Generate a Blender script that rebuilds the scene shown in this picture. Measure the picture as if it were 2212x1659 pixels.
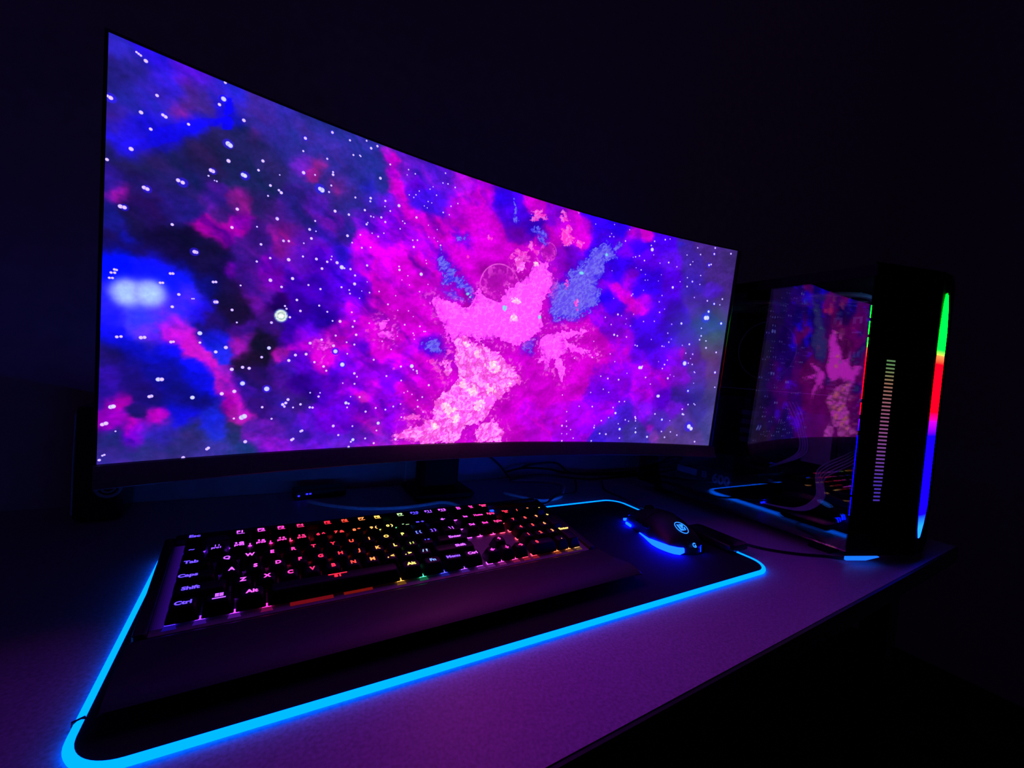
import bpy, math, random
import numpy as np
from mathutils import Vector, Matrix
PI = math.pi
random.seed(7)
C = bpy.context.scene.collection
sc = bpy.context.scene
for o in list(bpy.data.objects):
    bpy.data.objects.remove(o)

# ------------------------------------------------------------ camera, world, exposure
def make_camera():
    f, yaw, pitch, roll = 919.49, 0.5268, -0.0332, 0.0798
    fw = Vector((math.sin(yaw) * math.cos(pitch), math.cos(yaw) * math.cos(pitch), math.sin(pitch)))
    r = Vector((math.cos(yaw), -math.sin(yaw), 0))
    u = r.cross(fw)
    r2 = r * math.cos(roll) + u * math.sin(roll)
    u2 = u * math.cos(roll) - r * math.sin(roll)
    cd = bpy.data.cameras.new('camera')
    cd.sensor_fit = 'HORIZONTAL'
    cd.sensor_width = 36.0
    cd.lens = f / 2212 * 36.0
    cd.clip_start = 0.01
    co = bpy.data.objects.new('camera', cd)
    C.objects.link(co)
    m = Matrix(((r2.x, u2.x, -fw.x), (r2.y, u2.y, -fw.y), (r2.z, u2.z, -fw.z))).to_4x4()
    m.translation = Vector((-0.2251, -0.3005, 0.2380))
    co.matrix_world = m
    sc.camera = co
make_camera()

w = bpy.data.worlds.new('night_room')
sc.world = w
w.use_nodes = True
w.node_tree.nodes['Background'].inputs[0].default_value = (0.55, 0.22, 1.0, 1)
w.node_tree.nodes['Background'].inputs[1].default_value = 0.008
vs = sc.view_settings
vs.view_transform = 'Standard'
vs.look = 'None'
vs.exposure = 0.0
vs.gamma = 1.0
vs.use_curve_mapping = False

# ------------------------------------------------------------ helpers
def lin(c):
    return tuple((v / 12.92 if v <= 0.04045 else ((v + 0.055) / 1.055) ** 2.4) for v in (x / 255 for x in c))

def tag(o, label=None, cat=None, group=None, kind=None):
    if label: o['label'] = label
    if cat: o['category'] = cat
    if group: o['group'] = group
    if kind: o['kind'] = kind
    return o

def empty(name, loc, label, cat, rz=0.0, group=None):
    o = bpy.data.objects.new(name, None)
    o.empty_display_size = 0.05
    C.objects.link(o)
    o.location = loc
    o.rotation_euler = (0, 0, rz)
    return tag(o, label, cat, group)

class MB:
    def __init__(s):
        s.v = []; s.f = []; s.c = []
    def add(s, vs, fs, col=None):
        n = len(s.v)
        s.v += [tuple(p) for p in vs]
        s.f += [tuple(i + n for i in q) for q in fs]
        s.c += [col or (1, 1, 1)] * len(vs)
    def box(s, x0, x1, y0, y1, z0, z1, col=None, M=None):
        vs = [(x, y, z) for z in (z0, z1) for y in (y0, y1) for x in (x0, x1)]
        if M: vs = [M @ Vector(p) for p in vs]
        s.add(vs, [(0, 2, 3, 1), (4, 5, 7, 6), (0, 1, 5, 4), (2, 6, 7, 3), (0, 4, 6, 2), (1, 3, 7, 5)], col)
    def rbox(s, x0, x1, y0, y1, z0, z1, b, col=None, M=None):
        """box with chamfered upper and lower rims and chamfered corners"""
        rings = []
        def ring(i, c, z):
            X0, X1, Y0, Y1 = x0 + i, x1 - i, y0 + i, y1 - i
            return [(X0 + c, Y0, z), (X1 - c, Y0, z), (X1, Y0 + c, z), (X1, Y1 - c, z), (X1 - c, Y1, z), (X0 + c, Y1, z), (X0, Y1 - c, z), (X0, Y0 + c, z)]
        rings = [ring(b, b, z0), ring(0, b, z0 + b), ring(0, b, z1 - b), ring(b * .3, b, z1 - b * .3), ring(b, b, z1)]
        s.loft(rings, True, True, col, M)
    def loft(s, rings, cap0=True, cap1=True, col=None, M=None, closed=True):
        n = len(rings[0])
        vs = [p for r in rings for p in r]
        if M: vs = [M @ Vector(p) for p in vs]
        fs = []
        for k in range(len(rings) - 1):
            for i in range(n if closed else n - 1):
                j = (i + 1) % n
                fs.append((k * n + i, k * n + j, (k + 1) * n + j, (k + 1) * n + i))
        if cap0: fs.append(tuple(reversed(range(n))))
        if cap1: fs.append(tuple(range((len(rings) - 1) * n, len(rings) * n)))
        s.add(vs, fs, col)
    def prism(s, poly, axis, a, b, col=None, M=None):
        """extrude a polygon (list of 2D points) between a and b along axis"""
        def P(p, t):
            return {'x': (t, p[0], p[1]), 'y': (p[0], t, p[1]), 'z': (p[0], p[1], t)}[axis]
        s.loft([[P(p, a) for p in poly], [P(p, b) for p in poly]], True, True, col, M)
    def tube(s, pts, r, n=8, closed=False, col=None, caps=True):
        P = [Vector(p) for p in pts]
        m = len(P); rings = []; up = None
        for i in range(m):
            if closed: t = (P[(i + 1) % m] - P[i - 1]).normalized()
            else: t = (P[min(i + 1, m - 1)] - P[max(i - 1, 0)]).normalized()
            if up is None:
                up = Vector((0, 0, 1)) if abs(t.z) < .9 else Vector((1, 0, 0))
            a = t.cross(up).normalized()
            b = a.cross(t).normalized()
            up = b
            rr = r[i] if hasattr(r, '__len__') else r
            rings.append([P[i] + a * rr * math.cos(2 * PI * k / n) + b * rr * math.sin(2 * PI * k / n) for k in range(n)])
        if closed: rings.append(rings[0])
        s.loft(rings, caps and not closed, caps and not closed, col)
    def torus(s, c, ax, R, r, n=40, m=8, col=None):
        ax = Vector(ax).normalized()
        a = ax.orthogonal().normalized(); b = ax.cross(a)
        s.tube([Vector(c) + a * R * math.cos(2 * PI * k / n) + b * R * math.sin(2 * PI * k / n) for k in range(n)], r, m, True, col)
    def disc(s, c, ax, R, t, n=32, col=None):
        ax = Vector(ax).normalized()
        a = ax.orthogonal().normalized(); b = ax.cross(a)
        r0 = [Vector(c) + a * R * math.cos(2 * PI * k / n) + b * R * math.sin(2 * PI * k / n) for k in range(n)]
        s.loft([r0, [p + ax * t for p in r0]], True, True, col)
    def build(s, name, mat, parent=None, smooth=False, colors=False, loc=None):
        me = bpy.data.meshes.new(name)
        off = loc or (0, 0, 0)
        me.from_pydata([(v[0] - off[0], v[1] - off[1], v[2] - off[2]) for v in s.v], [], s.f)
        me.materials.append(mat)
        if smooth:
            me.polygons.foreach_set('use_smooth', [True] * len(me.polygons))
        if colors:
            a = me.color_attributes.new('glow', 'FLOAT_COLOR', 'POINT')
            a.data.foreach_set('color', [x for c in s.c for x in (*c, 1.0)])
        me.validate()
        me.update()
        o = bpy.data.objects.new(name, me)
        C.objects.link(o)
        if parent: o.parent = parent
        if smooth == 'auto':
            me.set_sharp_from_angle(angle=math.radians(35))
        return o

def spline(pts, n=8):
    P = [Vector(p) for p in pts]; out = []
    for i in range(len(P) - 1):
        p0, p1, p2, p3 = P[max(i - 1, 0)], P[i], P[i + 1], P[min(i + 2, len(P) - 1)]
        for k in range(n):
            t = k / n
            out.append(.5 * ((2 * p1) + (p2 - p0) * t + (2 * p0 - 5 * p1 + 4 * p2 - p3) * t * t + (3 * p1 - p0 - 3 * p2 + p3) * t ** 3))
    out.append(P[-1])
    return out

# ------------------------------------------------------------ materials
def surf(name, col, rough=.5, noise=60., var=.25, bump=.0, metal=0., spec=.5, coat=0., bdist=.0005):
    m = bpy.data.materials.new(name); m.use_nodes = True
    nt = m.node_tree; N = nt.nodes; L = nt.links
    b = N['Principled BSDF']
    tc = N.new('ShaderNodeTexCoord'); nz = N.new('ShaderNodeTexNoise')
    nz.inputs['Scale'].default_value = noise; nz.inputs['Detail'].default_value = 4
    L.new(tc.outputs['Object'], nz.inputs['Vector'])
    cr = N.new('ShaderNodeValToRGB')
    cr.color_ramp.elements[0].position = .3; cr.color_ramp.elements[1].position = .7
    cr.color_ramp.elements[0].color = (*[c * (1 - var) for c in col], 1)
    cr.color_ramp.elements[1].color = (*[min(1, c * (1 + var)) for c in col], 1)
    L.new(nz.outputs['Fac'], cr.inputs['Fac']); L.new(cr.outputs['Color'], b.inputs['Base Color'])
    b.inputs['Roughness'].default_value = rough
    b.inputs['Metallic'].default_value = metal
    b.inputs['Specular IOR Level'].default_value = spec
    b.inputs['Coat Weight'].default_value = coat
    if bump:
        bp = N.new('ShaderNodeBump'); bp.inputs['Strength'].default_value = bump; bp.inputs['Distance'].default_value = bdist
        L.new(nz.outputs['Fac'], bp.inputs['Height']); L.new(bp.outputs['Normal'], b.inputs['Normal'])
    return m

def glow(name, col, strength=1.0):
    m = bpy.data.materials.new(name); m.use_nodes = True
    N = m.node_tree.nodes; L = m.node_tree.links
    N.remove(N['Principled BSDF'])
    e = N.new('ShaderNodeEmission'); e.inputs[0].default_value = (*col, 1); e.inputs[1].default_value = strength
    L.new(e.outputs[0], N['Material Output'].inputs[0])
    return m

def glow_attr(name, strength):
    m = glow(name, (1, 1, 1), strength)
    N = m.node_tree.nodes
    a = N.new('ShaderNodeAttribute'); a.attribute_name = 'glow'
    e = next(n for n in N if n.type == 'EMISSION')
    m.node_tree.links.new(a.outputs['Color'], e.inputs[0])
    return m

def glow_ramp(name, stops, z0, z1, strength):
    """light strip whose colour runs along its own height"""
    m = glow(name, (1, 1, 1), strength)
    N = m.node_tree.nodes; L = m.node_tree.links
    e = next(n for n in N if n.type == 'EMISSION')
    tc = N.new('ShaderNodeTexCoord'); sp = N.new('ShaderNodeSeparateXYZ'); mr = N.new('ShaderNodeMapRange')
    mr.inputs['From Min'].default_value = z0; mr.inputs['From Max'].default_value = z1
    cr = N.new('ShaderNodeValToRGB')
    L.new(tc.outputs['Object'], sp.inputs[0]); L.new(sp.outputs['Z'], mr.inputs['Value']); L.new(mr.outputs[0], cr.inputs[0]); L.new(cr.outputs[0], e.inputs[0])
    el = cr.color_ramp.elements
    while len(el) < len(stops): el.new(.5)
    for k, (z, c) in enumerate(stops):
        el[k].position = (z - z0) / (z1 - z0); el[k].color = (*c, 1)
    return m

M_wall = surf('painted_wall', (.60, .58, .62), .8, 40, .08, .15)
M_floor = surf('dark_floor', (.05, .045, .05), .6, 12, .3)
M_desk = surf('desk_laminate', (.47, .40, .57), .42, 420, .22, .12, spec=.35, bdist=.0002)
M_edge = surf('desk_edge_band', (.03, .03, .03), .5, 80, .2)
M_cloth = surf('pad_cloth', (.022, .022, .024), .95, 1500, .5, .5, spec=.1)
M_black = surf('black_plastic', (.012, .012, .013), .42, 300, .3, .1)
M_matte = surf('matte_black_plastic', (.006, .006, .007), .7, 500, .3, .15, spec=.25)
M_rest = surf('wrist_rest_plastic', (.026, .026, .030), .5, 700, .3, .2, spec=.35)
M_cap = surf('keycap_plastic', (.006, .006, .006), .5, 400, .3, .1, spec=.3)
M_plate = surf('brushed_key_plate', (.26, .26, .27), .45, 200, .15)
M_gloss = surf('glossy_black_plastic', (.01, .01, .011), .22, 150, .3)
M_bead = surf('glossy_bezel_edge', (.008, .008, .009), .30, 150, .2, spec=1.0, coat=1.0)
M_shell = surf('mouse_shell_rubber', (.010, .009, .011), .48, 400, .3, .1)
M_bezel = surf('monitor_bezel_plastic', (.06, .06, .062), .45, 300, .2, .1)
M_case = surf('case_painted_steel', (.008, .008, .009), .75, 250, .25, .1, spec=.15)
M_board = surf('motherboard', (.10, .10, .14), .5, 90, .8, .2)
M_metal = surf('brushed_metal', (.62, .62, .66), .35, 120, .2, metal=.15)
M_ring = surf('grey_plastic', (.38, .38, .40), .35, 120, .15)
M_white = surf('white_plastic', (.88, .88, .88), .4, 80, .08)
M_cable = surf('grey_cable_sleeve', (.85, .85, .86), .45, 200, .1)
M_dcable = surf('black_cable_sleeve', (.012, .012, .012), .5, 200, .2)
M_print = surf('printed_lettering', (.75, .75, .78), .5, 200, .1)
M_carton = surf('black_label', (.015, .015, .016), .5, 100, .2)

def glass(name, tint, refl):
    m = bpy.data.materials.new(name); m.use_nodes = True
    N = m.node_tree.nodes; L = m.node_tree.links
    N.remove(N['Principled BSDF'])
    tr = N.new('ShaderNodeBsdfTransparent'); tr.inputs[0].default_value = (*tint, 1)
    gl = N.new('ShaderNodeBsdfGlossy'); gl.inputs['Roughness'].default_value = .02; gl.inputs[0].default_value = (1, 1, 1, 1)
    fr = N.new('ShaderNodeFresnel'); fr.inputs[0].default_value = 1.5
    ma = N.new('ShaderNodeMath'); ma.operation = 'MULTIPLY_ADD'; ma.inputs[1].default_value = 1.0; ma.inputs[2].default_value = refl; ma.use_clamp = True
    mx = N.new('ShaderNodeMixShader')
    L.new(fr.outputs[0], ma.inputs[0]); L.new(ma.outputs[0], mx.inputs[0]); L.new(tr.outputs[0], mx.inputs[1]); L.new(gl.outputs[0], mx.inputs[2])
    L.new(mx.outputs[0], N['Material Output'].inputs[0])
    return m
M_glass = glass('tinted_tempered_glass', (.88, .88, .92), .02)
M_screen = bpy.data.materials.new('display_panel'); M_screen.use_nodes = True
def screen_nodes():
    N = M_screen.node_tree.nodes; L = M_screen.node_tree.links
    b = N['Principled BSDF']
    a = N.new('ShaderNodeAttribute'); a.attribute_name = 'glow'
    # fine pixel shimmer of the panel
    tc = N.new('ShaderNodeTexCoord'); nz = N.new('ShaderNodeTexNoise'); nz.inputs['Scale'].default_value = 260; nz.inputs['Detail'].default_value = 3
    L.new(tc.outputs['Object'], nz.inputs['Vector'])
    mr = N.new('ShaderNodeMapRange'); mr.inputs['From Min'].default_value = .3; mr.inputs['From Max'].default_value = .7
    mr.inputs['To Min'].default_value = .88; mr.inputs['To Max'].default_value = 1.12
    L.new(nz.outputs['Fac'], mr.inputs['Value'])
    b.inputs['Base Color'].default_value = (.004, .004, .004, 1)
    b.inputs['Roughness'].default_value = .33
    b.inputs['Specular IOR Level'].default_value = .9
    L.new(a.outputs['Color'], b.inputs['Emission Color']); L.new(mr.outputs[0], b.inputs['Emission Strength'])
screen_nodes()

# ------------------------------------------------------------ room
def structure(name, mb, mat, smooth=False):
    return tag(mb.build(name, mat, None, smooth), kind='structure')
b = MB(); b.box(-1.5, 2.0, .503, .56, -.74, 3.2); structure('wall_back', b, M_wall)
b = MB(); b.box(2.0, 2.06, -1.6, .56, -.74, 3.2); structure('wall_right', b, M_wall)
b = MB(); b.box(-1.56, -1.5, -1.6, .56, -.74, 3.2); structure('wall_left', b, M_wall)
b = MB(); b.box(-1.56, 2.06, -1.6, .56, -.80, -.74); structure('floor', b, M_floor)

# ------------------------------------------------------------ desk
def desk():
    t = empty('desk', (0, .2, -.74), 'pale speckled desk top under the glowing mouse pad, running along the back wall', 'desk')
    def P(x, y, z): return (x, y - .2, z + .74)
    def fy(x): return -.1037 + .037 * x
    b = MB()
    X = (-1.2, .80)
    poly = [(X[0], fy(X[0]) + .002 - .2), (X[1], fy(X[1]) + .002 - .2), (X[1], .3), (X[0], .3)]
    b.prism(poly, 'z', .74 - .025, .74)
    b.build('desk_top', M_desk, t)
    b = MB()
    b.loft([[P(X[0], fy(X[0]) - .001, -.025), P(X[0], fy(X[0]) + .002, -.025), P(X[0], fy(X[0]) + .002, -.0006), P(X[0], fy(X[0]) - .001, -.001)],
            [P(X[1], fy(X[1]) - .001, -.025), P(X[1], fy(X[1]) + .002, -.025), P(X[1], fy(X[1]) + .002, -.0006), P(X[1], fy(X[1]) - .001, -.001)]])
    b.build('edge_band', M_edge, t)
    for x in (-1.15, .74):
        for y in (.0, .45):
            b = MB(); b.box(x - .02, x + .02, y - .22, y - .18, 0, .714); b.build('leg', M_edge, t)
desk()
b = MB(); b.rbox(.017, .040, .494, .5028, .0, .42, .002)
tag(b.build('cable_duct', M_white), 'upright white cable duct on the back wall below the monitor', 'cable duct')
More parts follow.
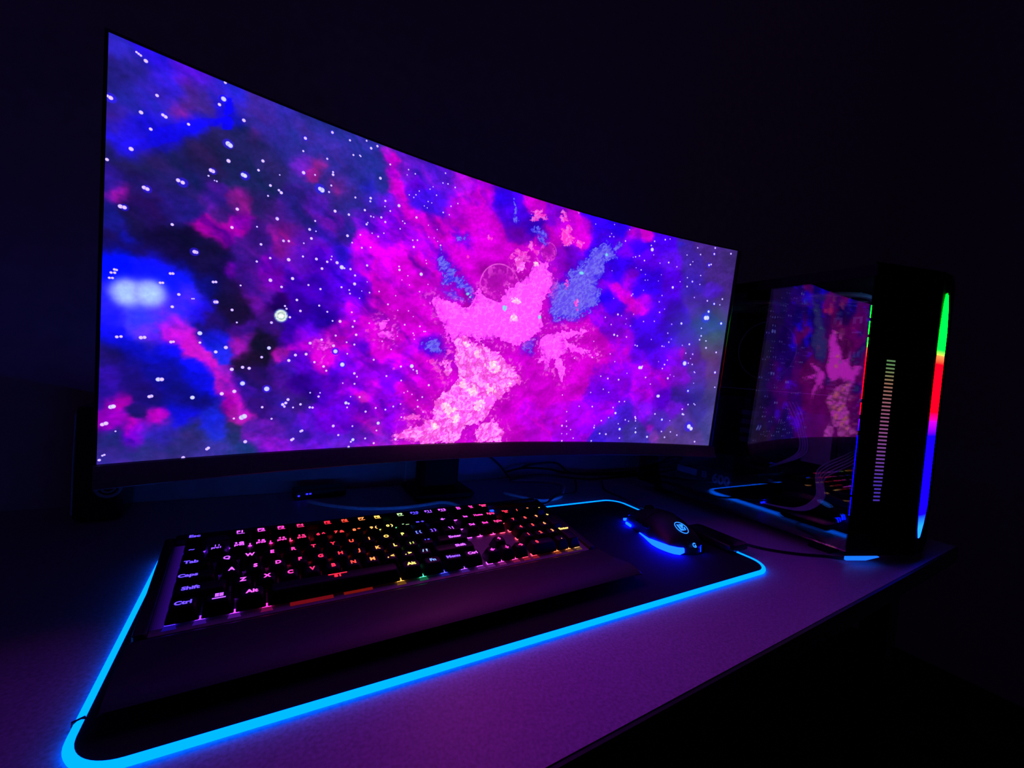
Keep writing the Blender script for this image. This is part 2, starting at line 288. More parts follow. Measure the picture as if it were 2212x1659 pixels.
FIELD = """1.5,327.9,7.2,8.2,40,30,190 14.9,314.8,9,10.2,28,24,140 2.2,294.8,8.5,10,25,20,120 25.5,334.1,7.9,8.6,35,10,240 52.3,329.9,8.6,9.1,85,10,230 31.8,312.6,7.9,8.8,45,20,220 7.6,287.2,7.2,8.5,40,30,190 29.3,299,9.4,10.6,40,28,200 56.2,311.3,8.6,9.2,50,30,140 45.7,299.1,5.3,5.8,105,25,150 68.8,320.8,7.2,7.5,55,25,210 78.7,327.3,5.6,5.7,40,30,230 72.6,311,5.1,5.3,25,10,250 76.4,302.1,5.8,6.2,20,5,255 53.8,291.4,6.8,7.4,15,10,250 33,275.3,7.8,9,20,5,240 13.5,265.5,6.4,7.6,25,10,215 2.8,267.9,6.2,7.5,45,25,160 4.3,258.2,5,6.2,25,10,225 16.4,256.8,5.3,6.3,25,10,240 2,247.6,3.3,4.1,25,20,110 41,256.3,8.3,9.6,28,22,95 64.2,272.6,9,9.9,32,20,85 19.5,244.7,6.5,7.8,35,28,105 83.9,290.1,8.2,8.6,30,28,105 95.2,278.2,13.4,14.1,30,28,105 108.2,316.2,14.1,14.1,48,32,160 122.9,330.7,8.4,8.2,50,36,190 96.1,296.9,3.9,4,100,30,150 144.2,317.9,17.7,17.1,42,34,150 179.9,317.8,19.4,18.1,40,34,150 187.2,282.8,19.6,18.6,38,34,150 154.6,290.6,5.4,5.3,160,25,150 141.9,288.4,6.1,6.1,100,25,190 148.7,281.9,4,3.9,200,20,160 175.9,276.9,7.6,7.3,120,25,150 201.4,287.2,6.1,5.7,30,20,220 3.8,223.2,5,6.3,35,15,150 8.7,217.8,3.6,4.6,180,10,190 19.9,232.2,7.3,9,25,15,110 46,244.9,9.7,11.3,28,20,110 26.1,212.3,8.4,10.3,25,5,90 4.3,198.6,5.5,7.1,20,15,140 18,198.9,5.8,7.3,20,8,70 43.9,217.6,8,9.5,30,15,130 69,237,5.6,6.3,80,15,170 88.2,234.8,5.9,6.5,150,15,150 92.6,219.4,5.6,6.2,160,0,190 63.4,209.4,4.4,5.1,170,0,170 75.4,204.6,5,5.7,145,0,170 76.3,225.1,5,5.6,60,15,130 108.6,236.6,7.9,8.4,40,20,110 120.6,231.4,7.3,7.7,85,15,150 129.3,220.5,7.5,7.9,120,10,160 105.9,214.5,5.8,6.4,45,10,130 95.6,194.9,6,6.7,75,10,150 21.1,185,8.2,10.3,10,3,50 44.9,187,11.1,13.5,8,2,45 64.5,179.6,8.5,10,12,5,60 13.2,188.5,2.8,3.6,10,10,190 16.9,183.9,2.9,3.7,5,15,210 4.8,177.3,4.1,5.4,12,5,70 7.7,167.1,5,6.5,0,5,225 27.5,164.7,6.5,8.3,5,10,240 45.8,159.8,7.9,9.8,5,15,250 52.7,145.1,7.1,8.8,60,30,235 65.3,159.5,6.1,7.3,10,5,120 75,173.7,7,8.2,10,3,70 86.3,159,6.6,7.6,15,5,70 88.8,144.5,7.3,8.5,14,4,50 100.5,170.2,8.4,9.4,60,5,140 85,172.3,3.3,3.8,100,0,190 117.6,177.9,6.4,7,120,0,190 109,154.2,7,7.9,75,5,150 62.8,138.5,5.4,6.5,20,5,200 6,122.8,4.1,5.5,20,20,250 22.8,123.1,6.4,8.4,50,50,240 39.1,127.2,4.6,5.9,75,35,230 44.2,112.7,4.7,6,180,20,225 26,111.9,4.7,6.2,80,40,220 32.2,102.7,4.2,5.5,60,20,220 6.3,107.9,4.9,6.7,5,5,230 3.9,92.8,4.9,6.7,18,8,110 20.7,94.8,5.8,7.7,5,5,220 18.1,82.2,6.3,8.5,15,5,130 38.7,91.3,6.2,8,5,5,250 37.5,79.2,6.8,8.8,10,5,160 54.1,106.7,3.3,4.1,230,10,210 60.9,99.1,3,3.7,230,15,205 68,91.2,2.7,3.4,245,20,200 73.5,85.1,2.8,3.4,240,10,190 77.7,111.1,5,6,20,15,230 81.8,96.4,3.9,4.7,30,30,230 65.3,74.1,6.8,8.5,5,5,250 55.7,59.1,7.3,9.2,10,5,140 24.5,58.9,6.5,8.7,25,5,130 7.2,66.5,5,6.9,40,5,160 13.1,54.2,3.7,5,165,0,190 9.3,37.6,3.6,5.1,170,0,200 2.9,39.8,2.4,3.4,140,0,180 24.9,43,4.2,5.6,20,10,110 35.7,36.6,4.3,5.7,190,0,210 53.1,41.1,5.9,7.6,10,5,240 22,21.1,4.1,5.6,145,0,235 20,28.9,2.3,3.2,225,0,210 40.8,22,7,9.2,38,25,180 14.1,11.8,6.3,8.7,45,30,140 35,7.9,6.9,9.1,45,40,140 57.4,12.4,9.4,12.1,38,34,120 73.1,32.3,4.2,5.3,20,30,240 79.5,23.3,4.3,5.3,30,35,220 96.3,19.7,5,6,32,35,105 74.9,6.7,7.9,9.8,50,45,160 105,0.7,6.3,7.5,40,50,150 82.7,76.9,3.6,4.4,170,15,200 87.5,66.1,3.7,4.4,140,10,190 92.2,52.8,3.4,4,160,0,190 96.4,43.8,3,3.6,215,10,190 102.5,35.5,3.1,3.7,240,20,200 109.9,20.4,4.8,5.6,120,20,200 128.8,8.5,6.7,7.7,130,10,210 119.8,22.3,4.9,5.7,110,15,200 103.9,61.9,4.6,5.5,60,5,160 114.3,50.6,7.2,8.4,35,5,120 111.7,100.9,7.9,9,14,5,40 119.3,108.3,4.8,5.5,16,5,45 95.4,120.7,4.5,5.2,60,5,140 97.9,107.8,5.3,6.2,120,10,170 77.1,123.8,5.6,6.8,20,5,100 122.2,129.2,6.1,6.8,40,5,110 131,83.7,5.8,6.6,70,5,150 114.9,78.3,6.4,7.3,28,5,100 130.1,99.5,3.7,4.2,200,10,190 135.8,36.2,9.4,10.6,45,10,140 133.2,21.8,5.9,6.8,80,20,190 148.2,45.7,7.9,8.8,40,10,110 139.1,195.8,9.4,9.9,90,5,200 123.6,178.1,4.9,5.3,160,0,190 130.4,202.9,5.4,5.8,110,10,150 160.6,200.4,10,10.2,80,0,210 183.4,205.2,8.6,8.6,60,5,220 136.7,235.8,7.7,7.9,50,20,150 140,250.1,7.8,7.9,60,20,150 157.3,250.6,8.1,8.1,95,15,200 171.5,240.6,7.5,7.4,100,10,190 146.4,215.7,7,7.2,75,10,190 163.8,219.9,6.4,6.5,70,10,190 181.7,228.9,5.7,5.7,35,15,140 190.4,240.7,5.9,5.7,40,20,150 140.2,177.7,7.7,8.2,70,0,190 158.3,166.9,8.1,8.5,60,0,190 146.4,146.2,7.8,8.4,45,0,150 164.4,143.9,8.2,8.6,40,0,170 125.3,147.8,5.7,6.3,25,0,90 143,131.7,7.7,8.4,50,0,170 156.7,123.7,5.8,6.2,110,0,240 175.5,184.3,9.4,9.6,75,0,225 177.1,160.3,7.5,7.7,70,0,190 195.1,178,8.9,8.9,110,0,240 196.9,153.3,7.9,8,140,0,240 202.6,209.3,9,8.8,170,0,235 210.9,231,7.7,7.4,205,0,230 204.5,249.2,8.1,7.7,110,5,215 225.3,244.5,9.5,8.9,155,0,240 240.1,258.4,9.9,9.1,130,0,230 228,275.4,7.5,6.9,90,10,220 207.4,274.5,9.2,8.6,60,20,190 230.4,308.6,4.3,3.9,200,0,220 235.8,295.3,4.4,3.9,225,0,220 224.9,323.1,3.7,3.4,195,0,200 220.3,328.4,3.2,2.9,160,10,200 242.4,282,5.5,5,195,0,220 252.9,269.5,6.2,5.6,200,0,220 246.3,311.2,6.7,5.9,130,10,225 256.1,324.5,9.1,8,85,15,200 273.6,319.7,9.4,8.2,90,10,215 270.5,292.6,11.7,10.3,70,5,240 294,293.7,9.7,8.5,70,5,235 258.1,303.5,6.8,6.1,120,0,230 291.3,319.8,9.1,7.8,90,10,210 309.6,319.9,8.2,6.9,165,5,225 273,266.8,8.2,7.3,205,0,220 291.4,260.5,10.9,9.6,195,0,225 263.8,243.3,10.3,9.4,160,0,230 254.6,220.1,11.2,10.4,215,0,225 229.1,199.4,10.6,10.2,205,0,225 231.3,173.8,9.6,9.3,220,0,225 258.5,178.1,12.4,11.7,220,0,220 279.2,203.4,10.6,9.7,210,0,220 288.7,227.1,8.4,7.6,150,0,230 217.8,145.9,10.4,10.3,230,0,225 198.8,128.3,7.9,8.1,200,0,225 179.9,121.2,6.6,6.9,195,0,225 166.9,105.3,5.5,5.9,230,0,225 172.5,90.8,4.7,5,240,0,220 152.8,113.7,5.8,6.2,175,0,220 149.6,94.3,5.7,6.2,100,0,210 137,88.7,5.5,6.1,90,5,200 241.1,122.1,10.9,10.7,230,0,220 272.8,147.4,12.8,12.1,225,0,220 269.1,124.8,9.3,8.8,195,0,220 286.6,126.5,7.8,7.3,130,0,220 210.8,103.6,7.2,7.3,130,0,230 192,86.9,6.9,7.1,130,0,245 222.4,88.6,9.5,9.5,150,0,240 249.4,90.2,10,9.9,160,0,235 278,91.9,11.8,11.3,205,0,215 203.4,66.7,8.1,8.4,160,0,235 224.1,67.3,8.5,8.6,200,0,225 245.3,73.5,6.6,6.6,110,0,250 268.4,68.8,8.1,7.9,215,0,220 236.2,51.4,7.6,7.7,150,0,225 281.8,52.1,9.5,9.2,200,0,220 258.9,46.1,8,7.9,140,0,240 214.5,56.4,4.1,4.3,245,20,180 195,45.7,8.9,9.4,110,0,220 174.2,65.9,7.5,8.1,80,0,190 164.3,75.5,5.9,6.4,70,0,180 155.9,65.4,7.2,7.9,55,0,150 176.3,35.5,7.6,8.2,110,0,210 158,30.8,7.3,8,80,5,200 196.5,24.8,7,7.4,120,0,220 216.1,35.1,7.3,7.5,100,0,190 168.9,5.2,7.5,8.2,120,10,230 197.8,6.2,7.1,7.5,80,20,200 150,16.2,6.2,7,60,15,170 228.5,13.1,8.6,8.8,130,10,210 245.4,6.9,6.7,6.8,120,20,200 255.2,23.6,8,7.9,150,0,225 141.9,4.3,5.7,6.4,120,10,220 267.8,11.9,7,6.9,170,5,215 306.5,291.6,8.7,7.5,195,0,225 326,285.6,11.6,9.9,215,0,225 352.1,286.4,12,10.2,205,0,225 342.4,312.4,9.2,7.7,165,0,220 383.9,305.9,12.6,10.4,80,0,235 375.8,315.6,9,7.4,40,0,230 413.2,301,11.6,9.5,60,0,200 400.6,286,10,8.3,110,0,200 425.1,322.2,8.1,6.6,195,0,210 455.2,323.3,9.9,8,130,0,230 479.5,316.3,10.2,8.1,195,0,220 497.7,300.9,10.4,8.3,215,0,215 526.5,326.8,11.5,9.1,50,0,245 560,327.3,10.9,8.6,40,0,245 510,316.6,7.3,5.8,190,0,220 546.7,304.3,11.7,9.3,70,0,240 595.5,320.9,7.8,6.1,165,0,230 616.6,326.4,6.1,4.8,240,0,215 606.2,309,11.3,8.9,50,0,245 581.9,297.5,11.1,8.8,110,0,235 577.8,269,13.7,11,50,0,240 626.8,291.6,12.3,9.8,90,0,245 658.2,318.7,11.6,9.2,70,0,240 672.4,299.5,10.8,8.6,90,5,235 693.8,323.7,10,7.9,60,25,160 686.5,323.8,4.5,3.6,40,20,250 739.8,325.7,16.5,13.3,68,32,140 783.5,317.8,13,10.6,62,36,125 716.6,299.5,14.6,11.8,58,25,160 760.1,291.3,16.7,13.5,60,28,125 721.7,270.4,14.7,11.9,55,22,175 760.5,262.4,9.3,7.6,75,20,200 783.3,240.8,12.1,10,66,36,130 737.3,234.7,12.9,10.6,65,25,160 676.7,263.6,12.6,10.2,80,0,230 632.6,256.8,15.9,12.8,55,0,250 596.9,258.2,9.5,7.7,135,0,230 553.8,258,10.9,8.8,80,0,240 534.4,275,10.7,8.6,60,0,240 548.6,236.6,8.4,6.8,130,0,230 573.8,239.1,7.7,6.2,210,0,225 592.5,230.7,6.9,5.6,190,0,225 613.4,221.5,6.1,5,185,0,225 627,208.9,6.2,5,205,0,220 554.6,225.1,10.1,8.2,30,0,220 569.5,211.9,10.2,8.3,70,0,245 656.1,223.8,12.5,10.2,80,0,240 637.2,228.5,8,6.5,170,0,225 694.3,214,12.8,10.4,55,0,190 555.9,189.1,9.3,7.6,130,0,235 545.5,201.6,9.2,7.5,140,0,220 525.9,164.6,11.5,9.6,210,0,215 582.2,185.3,11.2,9.2,120,0,235 594.1,165.2,11.3,9.3,150,0,235 643.1,192.7,12.5,10.2,70,0,240 681.3,182.3,12.7,10.5,60,0,220 649.1,156.4,11.7,9.6,55,0,200 720.2,171.4,12,10,55,10,180 732,157.2,8.3,7,60,15,170 554.8,139.7,13.5,11.3,210,0,215 598.6,136.7,12.2,10.2,170,0,225 633.7,140,9.8,8.1,100,0,230 669.4,143.4,12.7,10.5,90,0,235 705.8,146.9,10.1,8.4,110,0,220 718.2,155.8,4.6,3.8,175,0,200 775.7,177.4,12.2,10.2,58,58,130 761,207,12.1,10,45,30,150 755.9,128.2,10.3,8.7,45,30,160 783.9,130.8,10.3,8.8,55,48,130 790.9,91.3,12.3,10.5,55,52,115 761.3,97,12.2,10.4,45,36,150 721.4,109.6,12.1,10.1,110,5,200 725.4,86.4,12.1,10.2,50,20,150 684.7,106.7,12.8,10.7,150,0,235 647.3,111.3,12.6,10.5,165,0,235 603.1,107.8,12.3,10.3,140,0,245 568.6,105.2,11.1,9.4,140,0,235 532.9,116.6,11.6,9.8,215,0,215 520.4,87.7,13.2,11.2,205,0,215 564.3,76,12,10.2,120,0,245 607.6,78.6,12.3,10.4,130,0,245 652.2,81.4,12.6,10.7,160,0,240 689.8,76.2,11.9,10.1,90,0,215 720.3,60.9,10.2,8.7,110,10,215 485.3,106,12.7,10.9,215,0,210 474.1,71.2,14.2,12.3,210,0,210 447.4,36.4,13.8,12.2,190,0,225 494.6,37.6,12.9,11.2,185,0,230 535.8,38.8,13.4,11.5,165,0,235 577.3,47.5,12.1,10.3,150,0,240 621.1,49.4,11.6,9.8,70,15,215 657,51.2,11.8,10,120,5,235 686.9,37.2,12,10.2,75,30,180 742.7,40,12.2,10.4,75,45,135 768.2,57.5,10.4,8.9,60,45,135 797.9,51.3,12.3,10.6,68,60,125 792.6,26.5,12.4,10.7,62,58,120 766.3,12.9,10.4,9,80,55,120 719.3,10.9,10.3,8.8,85,55,125 674.7,27.3,4.6,3.9,165,10,210 684,9.6,4.6,4,115,50,170 644.4,16.1,11.8,10.1,62,40,170 599.2,18.6,11.5,9.8,70,25,200 574.6,6.9,9.5,8.2,60,15,215 547.8,13.8,9.3,8.1,140,0,235 514.9,9.7,10.7,9.3,165,0,235 466.5,9.4,11,9.7,190,0,220 427.2,16.1,10.5,9.4,205,0,205 415.7,49,10.3,9.2,210,0,205 433.9,82.5,10.5,9.2,220,0,205 445.6,109.7,10.6,9.2,215,0,205 318.2,58.8,8.9,8.4,205,0,205 303.3,81.8,8.7,8.2,215,0,210 307.1,105.4,8.1,7.5,180,0,215 295,40.6,7.3,7.1,190,0,215 362.6,253.8,12.2,10.4,215,0,210 325.2,234.5,10.2,9,215,0,220 346.9,215.5,10.6,9.2,215,0,205 381.7,209.6,20.9,18,175,0,170 405.2,250.4,11.5,9.6,200,0,205 305.2,185.5,8.6,7.8,210,0,215 463.7,261.7,10.8,8.8,150,0,215 445.4,283.4,9.1,7.4,190,0,200 494.5,267.6,11.1,9,110,0,215 329,258.1,7.7,6.7,170,0,230 309.3,264.8,8.1,7.1,185,0,225"""
